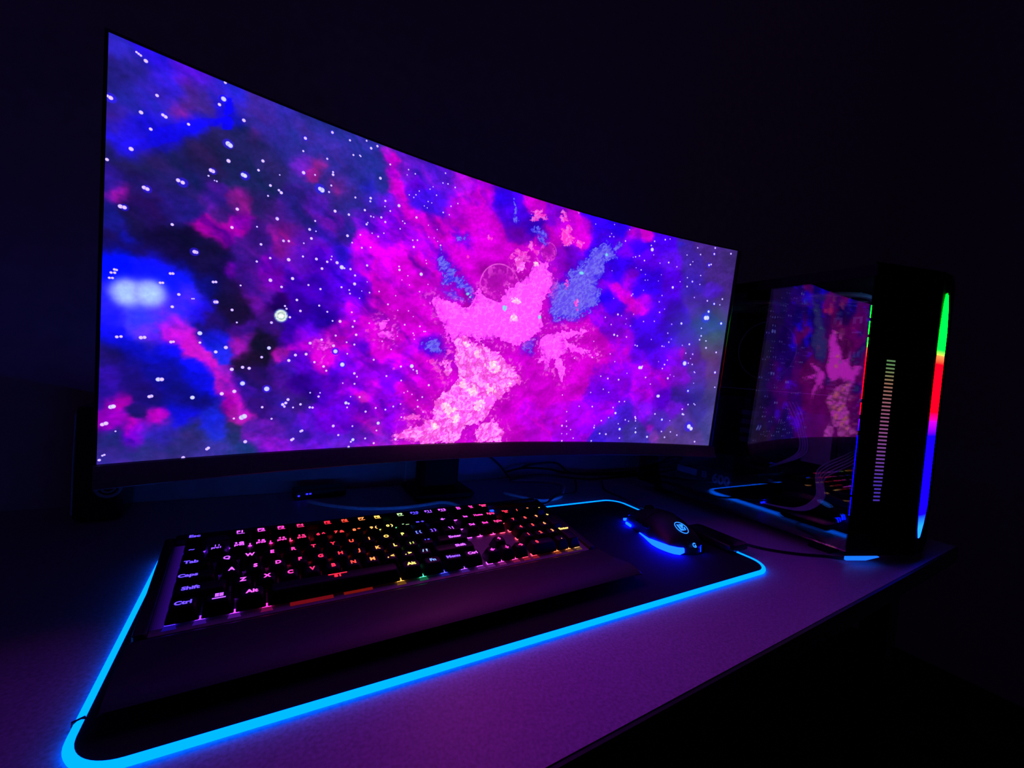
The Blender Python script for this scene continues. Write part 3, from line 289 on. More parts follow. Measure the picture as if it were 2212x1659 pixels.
STARS = """15.9,327.9,0.83,0 17.2,327.3,0.89,0 18.4,326.8,0.89,0 21.5,324.3,1.43,0 0.4,288,1.05,0 2.1,287.4,1.52,3.8 29,301.8,1.23,0 19.7,284.6,1.46,0 33.1,288.5,1.25,2.7 34.8,287.8,1.38,0 49.8,288.3,1.16,0 25.9,274.4,1.24,0 14.6,254.6,1.59,0 1,241.4,1.20,0 73.8,333.3,1.19,0 73.2,319.3,1.99,3.3 70.4,313.4,1.32,0 88.9,308,1.51,0 78.2,283.5,2.18,4.6 79.7,282.7,2.05,0 79,269.1,1.65,0 105.5,278.6,1.43,0 102.4,269.2,1.15,0 66.6,256.7,1.62,0 68.1,256.4,1.63,3.2 65.1,251.5,0.81,0 69.5,249,0.55,0 71.2,248.9,0.75,0 90.5,261,1.83,0 92,260.7,1.84,4.3 120,270.9,0.66,0 112.8,258.8,1.24,0 120.1,256.7,1.19,0 122.2,255.1,1.49,0 111.3,248.8,0.88,0 44.5,240.7,1.57,0 47.6,239.9,1.58,4.3 23.1,227.7,1.52,0 25.1,227.2,1.52,3.4 9.4,208.7,1.61,0 11.8,208.6,1.50,3 87.5,229.6,1.42,0 120.2,229.9,1.50,0 84.2,212.4,1.36,0 103.8,218.2,0.81,0 41.8,203.5,1.20,0 126.6,210.6,1.07,0 107.9,202.9,1.19,0 57.8,184.5,1.66,3.8 59,184.4,1.52,0 116.2,192,0.91,0 105.2,186.3,1.05,0 7.1,158.9,1.02,0 8.3,158.8,0.95,0 5.2,156.1,1.01,0 7.3,156.4,1.02,0 4.3,151.8,0.95,0 6.1,152,0.95,0 41.9,162.6,1.15,0 43.6,162.9,1.16,0 35.5,153.6,1.08,0 37.2,153.9,1.01,0 72.2,161,1.22,0 74.2,161.4,1.15,0 117.4,171.2,1.54,0 127.5,166.4,1.18,0 93.3,161.7,0.82,0 48.2,145.9,1.25,0 57.5,143.7,0.63,0 58.8,143.9,0.64,0 44.1,134.7,1.24,0 74.3,143.4,1.45,3.2 75.6,143.6,1.46,0 87.6,138.1,1.27,0 9.7,105.4,1.18,0 12.2,105.9,1.12,0 24.5,106.2,1.49,0 26.7,106.6,1.36,0 44.2,104.3,1.26,0 45.9,104.7,1.06,0 64.2,114,1.88,0 64.6,105.6,1.09,0 76.7,98.1,1.49,0 84.3,102.8,1.66,0 119.8,105.3,1.75,0 114,95.8,1.27,0 89.9,82.6,1.69,0 98.5,85,1.48,0 104,84.3,1.49,0 36.7,71.3,1.83,0 39,71.4,1.70,0 31.3,56.3,1.40,0 32.6,56.7,1.41,0 99.2,69.4,2.12,3.4 92.9,61.6,1.72,0 83,59.2,1.69,0 61,55.5,1.78,0 120,64.6,2.44,4.4 7.5,47.7,1.75,0 8.8,48.1,1.75,0 2.7,33.3,1.48,0 4.8,34.1,1.62,0 117,46.1,1.22,0 135.1,48.8,1.51,0 138.2,50.4,1.35,0 136.8,46.8,1.18,0 100.1,36.1,2.40,0 102.2,37.2,2.40,0 93.7,35.3,0.95,0 125.9,34.2,0.92,0 10.7,27.2,0.68,0 104.2,11.9,1.71,0 73.7,6.9,1.40,0 74.7,7.8,1.40,0 3.3,7.3,0.82,0 4.4,7.8,0.82,0 56.3,0.2,1.51,0 1.5,3.7,1.09,0 91.9,127,0.83,0 120.5,130.3,1.10,0 164.4,327.3,1.38,2.2 140.1,312.4,1.49,2.6 139,299.9,0.97,0 161.3,300.5,1.08,0 181.9,326.2,1.10,0 186.4,313.1,1.04,0 192.9,315,0.80,0 193.9,314.4,0.81,0 198.7,332,0.97,0 204,326.2,1.38,0 210.4,330.7,1.31,0 225.8,316.8,1.01,0 246.9,318.1,0.78,0 245.8,312,0.60,0 255.1,316.1,0.87,0 140.5,279.9,1.67,2.8 151,281.3,0.85,0 167.7,289.6,1.02,0 167.9,287.1,1.34,0 156.5,269.5,2.03,5.4 158.5,268.9,2.50,0 165.2,269,1.03,0 166.9,276,1.03,0 112.7,258.7,1.24,0 191.6,271.4,1.07,0 207.6,275.4,1.42,0 207.5,272,1.09,0 223.7,277.1,1.19,0 223.7,271,0.77,0 230,267.9,0.95,0 239.4,276.4,1.74,0 216.3,299.1,1.59,0 172.3,251.9,1.53,0 186.3,252.2,1.31,0 202.4,261.3,1.25,0 209.3,256.7,0.93,0 212.3,256.6,0.76,0 220.7,258.5,1.29,0 225.5,254.8,1.21,0 206.5,249.2,0.76,0 205.4,247.1,1.18,0 154,237.1,0.95,0 120.1,230.1,1.65,0 149.4,227.5,1.42,0 151.6,219.1,1.35,0 155.4,227.2,0.71,0 186.5,230.4,1.49,0 126.7,210.7,1.30,0 131.3,211.6,1.16,0 144.9,212.8,0.79,0 199.7,234.5,0.84,0 212.1,239.3,0.68,0 219,237.4,1.04,0 224.9,242.4,0.78,0 202.3,221.4,1.02,0 211.6,223.9,0.86,0 191.8,224.4,0.84,0 243,251.7,0.80,0 247.8,259,0.89,0 245.1,260.8,0.80,0 261,269,1.35,0 260.8,235.4,1.37,0 264.5,244,1.00,0 258.9,242.7,0.91,0 293.3,283.2,0.93,0 301.4,282.6,0.75,0 311.1,298.5,0.84,0 302.6,293,0.84,0 273.3,290.4,0.72,0 277.9,290.1,0.64,0 269.2,284.3,0.63,0 273,283.1,0.63,0 283,300.4,0.82,0 258,293.7,0.80,0 255.7,290.1,0.71,0 250.2,291.3,0.70,0 261.6,298.9,0.71,0 274.3,304.8,0.72,0 277.8,308.5,0.63,0 289.6,316.4,0.82,0 296.1,317.2,0.92,0 305.7,315.9,0.93,0 291.7,328.3,0.91,0 293.8,244.7,1.04,0 287.7,261.8,0.65,0 276.3,264,0.64,0 278.1,250.7,0.55,0 284.8,251.2,0.56,0 289.6,248.4,0.66,0 132.2,193.8,1.71,0 116.2,191.9,1.14,0 144.9,199.7,1.03,0 157.6,199.9,1.45,0 172.3,205.7,0.82,0 171.8,202.4,0.82,0 168.2,199.3,1.23,0 178,200.4,1.66,0 183.1,196.7,2.26,0 185.8,196.2,1.01,0 192.1,196.5,1.27,0 163.6,191.4,1.39,0 197.4,190.8,1.20,0 197.6,181.7,1.72,0 209.4,203.9,1.30,0 136.8,176.2,1.58,0 117.5,171,1.69,0 127.5,166.3,1.25,0 151.8,172.5,1.05,0 163.5,170.4,1.16,0 184.3,175.9,1.10,0 192.5,174.3,0.86,0 193.5,170.6,0.95,0 210.9,186.3,0.61,0 205.8,175.4,0.61,0 214.4,175.1,0.97,0 224.9,178.1,0.89,0 142,155.8,1.29,0 163.4,153.3,1.08,0 145.9,145.3,1.30,0 171.8,148,1.01,0 196.9,151,0.96,0 204,167.3,0.70,0 131.6,148.2,1.03,0 133.1,145.7,1.04,0 136.6,137.7,1.21,0 120.6,130.4,1.34,0 236.2,165.4,1.09,0 245.4,209.9,0.99,0 246.2,206.2,1.36,0 272.8,206.3,2.06,0 256.7,201.5,0.74,0 250.1,195.5,0.55,0 259.5,191.4,0.65,0 272.7,185.8,0.85,0 244.3,176.5,0.73,0 282.4,196,0.66,0 278.2,220,0.75,0 277.2,223.4,0.65,0 248.2,160.3,0.65,0 261.2,161.4,0.75,0 267.6,155.6,0.57,0 177.7,139.2,0.94,0 185.4,139.6,1.64,0 200.5,141.9,1.14,0 199.1,135.5,1.23,0 216.8,141.5,0.81,0 258,144.8,1.04,0 182,124,1.13,0 203.4,127.1,1.42,0 193.9,117.9,0.97,0 202.3,116.2,1.16,0 168.2,118.2,1.28,0 157.1,113.5,1.51,0 180.6,112.9,1.56,0 182.9,107.1,2.27,4 191.1,93.2,2.40,4.4 195.5,105.4,0.89,0 154,101.8,1.51,0 144,100.1,1.49,0 138.2,94.1,1.57,0 162.6,94,1.20,0 172,90,1.39,0 175,85.6,1.13,0 225.1,100.9,1.20,0 257.8,95.3,1.35,0 271.2,96.6,2.45,0 278.1,91.1,1.38,0 278.9,88.5,0.99,0 273.5,92.4,0.98,0 204.7,84.2,1.45,0 207.9,80.6,1.00,0 241.4,83,1.14,0 259.6,78.6,1.07,0 205.8,72.5,1.10,0 193.1,72.8,0.81,0 295.3,74.5,1.42,0 269.3,136,0.86,0 271.5,129.1,0.68,0 270.7,133.8,0.67,0 250.4,130.5,0.56,0 276.9,145.1,1.06,0 282.7,139.6,0.88,0 284.7,139.8,0.78,0 233,122.8,0.83,0 244.3,114.4,0.75,0 160.5,61.4,0.86,0 169.1,57.5,1.23,0 170.3,61.5,0.79,0 139.8,53.9,1.52,0 135.2,48.8,1.51,3.6 137.9,50.4,1.43,0 136.9,46.5,1.18,0 145,45.7,0.94,0 151.9,49,1.29,0 161.1,45.8,1.31,0 163.9,45.5,1.22,0 198.1,50.8,1.83,0 201,50,1.28,0 199.7,45.7,1.01,0 202.6,57.9,0.73,0 212.6,57.6,1.11,0 220.6,40.9,1.32,0 231.9,45.2,1.15,0 243.5,43.3,1.16,0 252.7,47.1,1.17,0 261.3,50.2,0.89,0 282.4,55.3,0.91,0 288.2,59.3,1.11,0 283.5,47.3,1.22,0 125.9,34.2,1.08,0 186.4,25,1.64,0 207.1,24.3,1.03,0 236.3,27.2,1.94,0 235,18.5,1.07,0 153.9,20.2,1.40,0 155.1,20.8,1.40,0 145.7,11.4,1.56,0 147,12.3,1.39,0 192.5,14.5,1.20,0 208.8,8.6,1.79,0 206.7,6.2,1.13,0 204.7,0.4,1.32,0 222.6,9.5,1.15,0 233,3.4,1.27,0 263.8,34.2,1.10,0 258.9,7.1,1.60,0 274.6,62.3,0.80,0 268.7,65.9,0.79,0 264.5,64,0.79,0 291.1,40.6,0.92,0 524.1,323.5,0.79,0 557.2,330,0.81,0 585.5,328.3,0.82,0 551.6,311.3,1.04,0 558.5,312.5,0.93,0 553.9,316.1,0.81,0 580.5,310.5,1.18,0 634.3,320.4,1.22,0 653.9,326.6,1.35,0 662.9,329.3,0.86,0 629.1,313.1,1.22,0 631.8,307.2,2.93,0 635.9,299.8,0.86,0 609.6,293.5,1.21,0 602.7,290.9,1.09,0 598.2,289.5,0.72,0 620,288.3,1.34,0 649.9,289.5,0.87,0 666.3,293.2,1.50,0 683.1,289.2,1.01,0 616.1,273.3,1.10,0 606.3,274.9,0.73,0 563,263.1,0.71,0 625.3,267.8,0.74,0 626.2,259.1,0.87,0 631,260,0.74,0 651.3,261.8,0.75,0 655.4,272.1,0.75,0 680.6,256.1,2.17,0 625.6,243.3,0.75,0 606.4,234.7,1.11,0 604.3,232,1.11,0 662.1,240.4,1.02,0 658.4,229.9,1.02,0 572.3,223,0.73,0 661.8,213.7,1.28,0 670.6,220.1,0.90,0 654,198.4,1.15,0 633.4,195.5,1.14,0 688.4,198,1.04,0 707.2,201.4,1.98,0 683.1,182.8,1.18,0 612.8,204.3,0.88,0 583.8,200.2,1.72,0 590.6,199.1,0.86,0 561.5,192.9,1.09,0 573.7,183.5,1.11,0 600.6,195.8,0.75,0 600.5,187.6,0.75,0 609.7,185.7,1.00,0 581.6,168.7,1.86,0 587.7,167.8,1.50,0 605,167.9,1.26,0 623.3,157,1.15,0 627.5,156.2,1.41,0 652.9,169.2,0.91,0 687.6,168.5,1.32,0 675.5,160.8,1.31,0 679.5,160.6,0.92,0 691.6,174.1,0.79,0 718.3,325.4,1.15,0 752.6,331,1.55,0 752.4,321.2,1.69,3.1 725.7,315.9,1.28,0 785.2,327,1.58,0 699.5,310.7,1.01,0 712.7,302.2,0.90,0 708.6,296.9,1.28,0 745.3,301.9,1.69,4.8 749.1,303.7,1.43,0 731.8,283,1.04,0 706.3,275.5,1.03,0 717.2,270.9,1.55,2.8 732.6,268.6,1.04,0 708.2,261.6,1.42,0 693.2,267.1,0.90,0 725.4,246.3,1.05,0 752,244.4,1.46,0 766.5,241.3,1.74,3.2 778,241.2,1.07,0 781.4,251.2,1.61,0 757.7,227.3,2.14,4.4 753.4,216.2,3.75,9.6 756.9,216.7,3.75,0 786.1,210.9,2.04,3.8 748,198.4,1.21,0 749.8,185.8,1.48,0 747.8,179.1,1.49,0 760.8,178.5,1.22,0 728.6,169.4,1.75,0 714.9,166.3,0.94,0 763,167,1.64,0 546.1,154.8,0.85,0 724.1,154.1,1.21,0 738.1,153.8,1.36,0 735.1,146.1,0.95,0 724.7,137.1,3.79,6.5 731.9,138.2,1.22,0 740.1,136.8,1.23,0 784.7,161.6,1.52,0 746.2,124.7,1.10,0 747.8,123.6,0.96,0 788.3,127.5,1.95,3.3 792.4,102.3,1.27,0 739.3,91.8,1.80,3.9 748.4,105.7,0.83,0 637.7,122.5,2.87,0 640.6,122.5,2.61,0 642.7,125.1,1.30,0 651.6,107.7,1.45,0 662.7,97.6,1.06,0 695.4,109.6,1.89,0 699.1,115.8,0.81,0 707,113.9,0.81,0 685.3,131.5,1.46,0 682,124.8,1.20,0 689.7,139.3,1.06,0 672.7,135.2,0.79,0 589.1,127.7,1.01,0 546.7,130.5,1.23,0 578.8,138.8,1.00,0 515.2,126.4,0.96,0 614.9,111.4,0.90,0 580.2,100.5,1.52,0 600.7,100.1,1.54,0 566.6,103.1,1.13,0 574.2,83.3,1.02,0 585.1,79.1,1.03,0 551.9,76.9,1.01,0 680.3,79,2.56,0 682,79.1,2.57,0 607.3,65.5,1.30,0 617.3,66.3,1.18,0 558,55.3,1.40,0 534.1,54.7,1.00,0 501.8,70.4,0.97,0 597,55.6,1.17,0 602.9,46.9,1.96,0 679.8,49.1,1.50,0 695.1,40.4,1.93,3.6 711.2,39.4,0.83,0 733,60.3,1.39,0 735,51.9,1.81,0 737.3,51.2,1.40,0 743.4,68.8,1.39,0 754.9,70.9,1.12,0 757.3,69.3,1.12,0 641.6,42.3,1.61,0 643,39.8,1.61,0 643.5,35.9,1.21,0 623.4,36.8,1.33,0 630,34.9,1.07,0 591.2,39.2,1.04,0 578,33.9,1.30,0 566.1,22.5,1.42,0 566.4,26,0.90,0 614.8,21.4,2.13,4.3 646.4,17.1,1.89,0 645.4,23.9,1.08,0 610.9,29.9,1.06,0 578,13.2,1.43,0 589.9,12.5,1.58,0 616.7,6.8,1.34,0 670.3,10.3,1.92,0 697.5,20.4,1.39,0 715.6,20.4,1.26,0 705.3,10.8,1.53,0 729.5,15.5,1.27,0 767.5,5.7,1.72,0 751.4,31.5,3.96,9.8 756.5,27.9,3.40,0 507.5,24.1,1.61,0 515.9,23.4,1.12,0 523.7,18.4,1.01,0 530.3,5.3,1.14,0 510.5,1,1.25,0 564,1.4,1.30,0 514.4,31.3,1.00,0 512.9,45.7,0.99,0 508.7,12,0.87,0 517.7,11.7,0.88,0"""
PINK_SHAPES = """285.2,176.3;298.2,183.7;318.2,179.8;334.4,175.1;345.1,182.8;352.4,200.5;367.4,194.5;382.4,190.4;394.9,209.5;408.4,222.5;422.7,231.5;426.1,245.3;435.4,253.6;451.3,254.4;461.6,238.3;461.3,220.2;452.6,205.3;449.7,186.8;457.4,169.6;448.6,154.8;434,144.2;416.8,135.7;398.7,138.3;383.1,143.2;359.7,136.5;338.4,138.5;323.6,128.7;313.7,137.9;308,151.3;298.2,162;295.1,171.5 454.5,150.9;469.3,161.8;485.7,163.7;507.2,170.9;535.1,168.2;512.1,157.2;495.9,150.7;522.6,143.9;557.8,135;524,134.3;500.4,139.3;490.9,126.5;500.5,108.1;498.8,90;488.2,104.8;477.7,120.6;468.7,105.8;464.1,119.4;454,114;460.2,128.4;453.3,139.3 229.1,143.6;236.1,145.5;239.9,149;239.4,142.9;235.8,137.4;229.7,136.7 227.2,130.4;233,134;242.1,136.1;244,126.1;233.6,126 168.4,110.2;171.9,110.5;173.6,105;170.7,102.9"""
TORSO_SHAPES = """323.4,130.7;338.4,138.5;360.4,130.2;375,129.4;390.1,126.5;401.6,114.3;418.2,104.4;430.8,87;416.7,74.8;400.2,62.8;389.3,49;381,35.4;372.5,24.3;353.5,22.1;341.7,0.5;321.3,-1.1;292.7,-0.2;269,7.8;262.6,11;276.6,14.7;290.3,24.6;304.6,32.8;305.2,49.4;317.3,60;329.5,73;334.7,88;328.4,104.3;329.1,118.9 372.5,24.3;391.4,31.1;413.9,12.9;405.3,-0.8;375.4,-1.4;364.3,11 308.7,100.8;321.5,105.9;327.3,93.8;316.8,87;311.8,92.8 268.6,34.9;288.8,41;287.6,30.8;275.1,30.8 402.8,247.3;415.4,247.6;414,238.7;407.1,233.1"""
BLUE_SHAPES = """458.7,219.8;476.2,231.7;493.3,248.4;508.2,262.6;521.9,286.1;532.8,290.6;544.9,307.1;549.5,296.2;572.1,304.2;562.5,289.2;570.9,283.5;558.2,278.8;547.4,272.1;552.4,258.6;539.8,244.6;547.7,231.5;545.1,209.4;529.3,197.6;516.5,186.3;509,178.3;491.7,180.8;472.9,176.1;460.3,188.2;459.2,206.3 294.5,241.3;300.2,227.1;313.7,221.9;323.7,211.8;338.1,204.2;346.7,189.2;340.3,184.2;329.8,196.8;316,200.5;304.9,202.5;299.1,217.1;292.9,225.6 300.4,193.9;316.6,194.6;328.7,186.5;313.5,182.1;304.3,186.7 389.2,325.1;395.7,313.3;396.3,298.8;390.7,303.8 420,291.6;432.1,298.7;444,288.3;442.4,280.3;431.2,285.5 313,260;328.9,266.7;327.8,256.5;315.6,255.7 280.6,126.5;301.2,132.5;309.3,117.1;294.3,115.8 423.7,143.1;446.5,150;441.3,129;427.9,130"""
PLUME_SHAPES = """415.1,309.7;434.3,320.8;440.8,311.5;418.4,304.1 466.6,299.8;478.7,311.4;491.7,298.4;490.6,286.8;477.7,279.7;468.1,289 462.7,327.7;473.5,328;478.1,315.7;469.8,316.1 496.3,285.7;510.3,296.6;505.2,282.9 481.6,232.6;491.8,239;490.4,229.5;480.4,221 504,213;509.6,213.8;510.6,197.4;506,199.2 395.2,248;421.9,277;430.3,272.3;419.6,254.9;406,241.5"""
BEAK_SHAPES = """49.6,292.1;59,297.9;70.7,302.9;80.2,308.5;81.2,299.9;80.1,296.8;74.3,294.4;72.8,299.4;67.2,294.8;55.3,284.1;45,273.5;28.5,260;16.8,253.8;7.6,251.9;17.7,261.9;31.2,278.4 72.5,321.3;80.1,324.8;80.8,308.7;73.2,305.4"""
STREAK_SHAPES = """36.2,116.1;51.1,115.5;58.3,103;70.5,88.7;83.1,76.3;94.9,63.2;99.7,52.1;109.3,37.2;105.6,35.6;96.4,46.1;91.7,54.7;87.6,68.1;76.1,80.1;62.6,91.4;48.5,102.1;38.9,104.3"""
WHITE = """343.4,127.4,4,3.6 339.8,130.6,2.6,2.4 357.9,118.4,4.7,4.3 380.1,104.8,7.7,6.9 326.1,44,7.8,7.3 319.3,48.1,4.5,4.2 368.9,51,7.6,6.9 411.7,81.3,5.1,4.5 408.5,195.3,5.1,4.3 407.6,173.3,5.1,4.4 431.1,249.2,4.5,3.7 309.1,22.9,5,4.8 342.2,77.8,5.3,4.9 391.4,99.3,5.7,5.1 356.6,69.2,6.8,6.2 383.8,73.5,6.3,5.7 337.2,31.9,5.3,4.9"""
CYAN = """391.9,183.6,4.2,3.7 448.8,178.7,3,2.6 510,250.5,4,3.3 336.2,193.3,2.6,2.3 339.8,189.8,2,1.7 549.7,284.6,2.5,2"""
PLUME = """426.3,313.3,7.4,6 437.6,312.9,6,4.8 467.3,319.9,5.4,4.3 480.4,310.1,4.7,3.8 477.9,299.9,9.4,7.6 484.7,291.7,7.9,6.3 499.1,291.4,4,3.2 421,269,5.1,4.2 431.2,264.9,6.7,5.5 404,259.4,5.7,4.8 394.3,251.3,5,4.2 487.4,233.4,5.5,4.6 507.9,203.2,3.2,2.7 360.9,268.1,4.1,3.4 235.2,140.2,7,6.9 237.8,128.8,6.5,6.4 232.4,135.6,4.8,4.7 216.1,134.3,2.6,2.6 305.2,93.6,5.6,5.2 312.3,85.2,5,4.7 317.4,97.3,5.7,5.3 297.9,104.7,4.3,4 318.4,118,3.8,3.5 331.2,238.6,2.6,2.3 171.4,107.1,1.9,2 172.1,104.7,1.9,2 492.7,335.4,4.8,3.8 249.2,92.9,2.2,2.2 288.8,104,2.4,2.3 481.3,105.7,4.7,4.1 470.4,98.1,3.1,2.7 286.1,5.6,3,3"""
# ------------------------------------------------------------ what the display shows (a nebula), in millimetres on the panel
def nums(s): return np.array([[float(x) for x in t.split(',')] for t in s.split()])
def fnums():
    a = []; c = []
    for t in FIELD.split():
        q = t.split(','); a.append([float(x) for x in q[:4]])
        c.append(lin((float(q[4]), float(q[5]), float(q[6]))))
    return np.array(a), np.array(c)
def vnoise(x, y, seed):
    rs = np.random.RandomState(seed); T = rs.rand(256, 256)
    xi = np.floor(x).astype(int); yi = np.floor(y).astype(int); fx = x - xi; fy = y - yi
    fx = fx * fx * (3 - 2 * fx); fy = fy * fy * (3 - 2 * fy)
    a = T[xi % 256, yi % 256]; b_ = T[(xi + 1) % 256, yi % 256]; c = T[xi % 256, (yi + 1) % 256]; d = T[(xi + 1) % 256, (yi + 1) % 256]
    return (a * (1 - fx) + b_ * fx) * (1 - fy) + (c * (1 - fx) + d * fx) * fy
def fbm(x, y, s, seed, o=4):
    v = 0; a = .5; t = 0
    for k in range(o):
        v = v + a * vnoise(x / s, y / s, seed + k); t += a; a *= .55; s *= .5
    return v / t
def sstep(e0, e1, x):
    t = np.clip((x - e0) / (e1 - e0), 0, 1); return t * t * (3 - 2 * t)
SW, SH = 797.5, 333.8
FA, FC = fnums()
def field_grid():
    gx = np.arange(-24, SW + 30, 4.0); gy = np.arange(-24, SH + 30, 4.0)
    X, Y = np.meshgrid(gx, gy, indexing='ij')
    num = np.zeros(X.shape + (3,)); den = np.full(X.shape, 1e-9)
    G = FC ** (1 / 2.2)
    for (x, y, rx, ry), c in zip(FA, G):
        d = ((X - x) / (rx * 1.0)) ** 2 + ((Y - y) / (ry * 1.0)) ** 2
        wt = np.exp(-d) + 1e-3 / (1 + d) ** 2
        num += wt[..., None] * c; den += wt
    return num / den[..., None]
FG = field_grid()
def sample_field(x, y):
    u = np.clip((x + 24) / 4, 0, FG.shape[0] - 1.001); v = np.clip((y + 24) / 4, 0, FG.shape[1] - 1.001)
    i = u.astype(int); j = v.astype(int); fu = (u - i)[..., None]; fv = (v - j)[..., None]
    return (FG[i, j] * (1 - fu) + FG[i + 1, j] * fu) * (1 - fv) + (FG[i, j + 1] * (1 - fu) + FG[i + 1, j + 1] * fu) * fv
def mask_field(arr, x, y):
    F = np.full(x.shape, -3.0)
    for cx, cy, rx, ry in arr:
        m = (np.abs(x - cx) < 3 * rx) & (np.abs(y - cy) < 3 * ry)
        if m.any():
            F[m] = np.maximum(F[m], 1 - np.hypot((x[m] - cx) / rx, (y[m] - cy) / ry))
    return F
def shapes(s): return [np.array([[float(v) for v in p.split(',')] for p in t.split(';')]) for t in s.split()]
def shape_field(polys, x, y):
    """signed distance in mm to the nearest of some outlines, positive inside"""
    F = np.full(x.shape, -25.0)
    for P in polys:
        m = (x > P[:, 0].min() - 14) & (x < P[:, 0].max() + 14) & (y > P[:, 1].min() - 14) & (y < P[:, 1].max() + 14)
        if not m.any(): continue
        px, py = x[m], y[m]
        dist = np.full(px.shape, 1e9); ins = np.zeros(px.shape, bool)
        for (ax, ay), (bx, by) in zip(P, np.roll(P, -1, 0)):
            dx, dy = bx - ax, by - ay
            t = np.clip(((px - ax) * dx + (py - ay) * dy) / (dx * dx + dy * dy + 1e-9), 0, 1)
            dist = np.minimum(dist, np.hypot(px - ax - t * dx, py - ay - t * dy))
            cr = ((ay > py) != (by > py)) & (px < (bx - ax) * (py - ay) / (by - ay + 1e-12) + ax)
            ins ^= cr
        F[m] = np.maximum(F[m], np.where(ins, dist, -dist))
    return F
SHP = {k: shapes(v) for k, v in (('pink', PINK_SHAPES), ('torso', TORSO_SHAPES), ('blue', BLUE_SHAPES), ('plume', PLUME_SHAPES), ('beak', BEAK_SHAPES), ('streak', STREAK_SHAPES))}
DOT = {k: nums(v) for k, v in (('white', WHITE), ('cyan', CYAN), ('plume', PLUME))}
def paint(x, y):
    """display colour (0..1, display gamma) at x, y mm"""
    wx = (fbm(x, y, 18, 11) - .5) * 13 + (fbm(x, y, 6, 21, 3) - .5) * 4.5
    wy = (fbm(x, y, 18, 31) - .5) * 13 + (fbm(x, y, 6, 41, 3) - .5) * 4.5
    c = sample_field(x + wx, y + wy)
    n = fbm(x * .8 + y * .3, y - x * .2, 26, 51, 5)
    n2 = fbm(x * .45 + y * .35, y - x * .55, 7, 61, 4)
    c = c * ((0.74 + .52 * n) * (.86 + .28 * n2))[..., None]
    fil = 1 - np.abs(2 * fbm(x + y * .4, y, 40, 71, 4) - 1)
    dx_, dy_ = x * .82 - y * .57, x * .57 + y * .82
    wisp = fbm(dx_ + wx, (dy_ + wy) * 3.2, 34, 241, 5)
    lf = sstep(380, 250, x)
    c[..., 0] *= 1 - lf * (1 - np.clip(.30 + 1.35 * wisp, 0, 1.25))
    c[..., 2] *= 1 - lf * .35 * (1 - np.clip(.35 + 1.3 * wisp, 0, 1.1))
    hot = sstep(.25, .6, c[..., 0])
    c[..., 0] += (.10 * sstep(.90, .995, fil) + .12 * sstep(.58, .76, fbm(x, y, 16, 91, 4))) * hot
    c[..., 2] = np.minimum(c[..., 2], 1)
    c[..., 0] = np.minimum(c[..., 0], c[..., 2] * .97)
    def over(c, m, col): return c * (1 - m[..., None]) + m[..., None] * col
    gx, gy = x + wx * .7, y + wy * .7
    f1 = fbm(gx, gy, 7, 101, 5) - .5; f2 = fbm(gx * .9 + gy * .4, gy - gx * .4, 2.8, 131, 4) - .5; f3 = fbm(x, y, 14, 141, 3) - .5
    # blue beak of gas, upper left, and the pink streak below it
    F = shape_field(SHP['beak'], x, y) + 5 * f1
    g = sstep(-.4, 1.0, F) * (.55 + .45 * sstep(60, 76, x)) * sstep(8, 30, x + f3 * 20)
    c = over(c, g * .9, np.array([.05, .02, 1.0]))
    F = shape_field(SHP['streak'], x + 3 * f1, y + 3 * f1) + 4 * f3
    c = over(c, sstep(-3, 3, F) * .55, np.array([.72, .06, .86]))
    c = over(c, sstep(-1, 2.5, F) * sstep(.4, .0, np.abs(f1) * 2.2) * .35, np.array([1, .08, .78]))
    # bright blue double glow at the left edge
    for cx, cy in ((15.2, 142), (29.3, 143.6)):
        d = np.hypot((x - cx) / 12.6, (y - cy) / 13.4)
        g = 1 / (1 + np.exp((d - .84) * 9))
        c = c * (1 - g[..., None]) + g[..., None] * (np.array([.69, .81, .93]) + (np.array([.58, .62, .98]) - np.array([.69, .81, .93])) * sstep(.2, .9, d)[..., None])
    R = np.hypot((x - 22) / 40, (y - 146) / 36)
    c[..., 2] += .35 * np.exp(-R * R * 1.4)
    rid = 1 - np.abs(2 * fbm(gx, gy, 6.0, 151, 4) - 1)
    rid2 = 1 - np.abs(2 * fbm(x + wx, y + wy, 12, 171, 4) - 1)
    rid3 = 1 - np.abs(2 * fbm((gx * .6 + gy * .5), (gy - gx * .8) * 1.4, 6.5, 181, 4) - 1)
    # dark planet with a lit rim
    for px, py, pr in ((381.7, 209.6, 29.5), (451.2, 268.9, 13)):
        d = np.hypot(x - px, y - py) / pr
        ins = sstep(1.0, .97, d)
        c = over(c, ins * .75, np.array([.68, .05, .70]))
        spots = ins * sstep(.50, .58, fbm(x, y, 5, 191, 4)) * sstep(.3, .8, d + (py - y) / pr * .2)
        c = over(c, spots * .7, np.array([.95, .28, .90]))
        rim = np.exp(-((d - 1) / .022) ** 2) * sstep(.25, .55, fbm(x, y, 14, 201, 2) + (y - py) / pr * .2)
        c = over(c, rim * .9, np.array([1, .42, .95]))
    def ragged(k, a1, a2, a3, w=1.0):
        F = shape_field(SHP[k], x + 5 * f3, y - 5 * f3) + a1 * f1 + a2 * f2 + a3 * f3
        return sstep(0, w, F), F
    m, F = ragged('blue', 16, 9, 8, .9)
    tx = (sstep(.74, .93, rid3) * .8 + sstep(.1, .3, f2) * .4)[..., None]
    base = np.array([.26, .16, .93]) + np.array([.14, .16, .02]) * sstep(0, 12, F)[..., None]
    c = over(c, sstep(-9, 2, F) * .45, np.array([.14, .02, .92]))
    c = over(c, m * .92, base * (1 - tx) + np.array([.50, .50, .96]) * tx)
    # scattered plumes and flakes
    Fd = mask_field(DOT['plume'], x, y) * 6
    F = np.maximum(Fd, shape_field(SHP['plume'], x, y)) + 13 * f1 + 11 * f2 - 1.2
    m = sstep(0, .8, F)
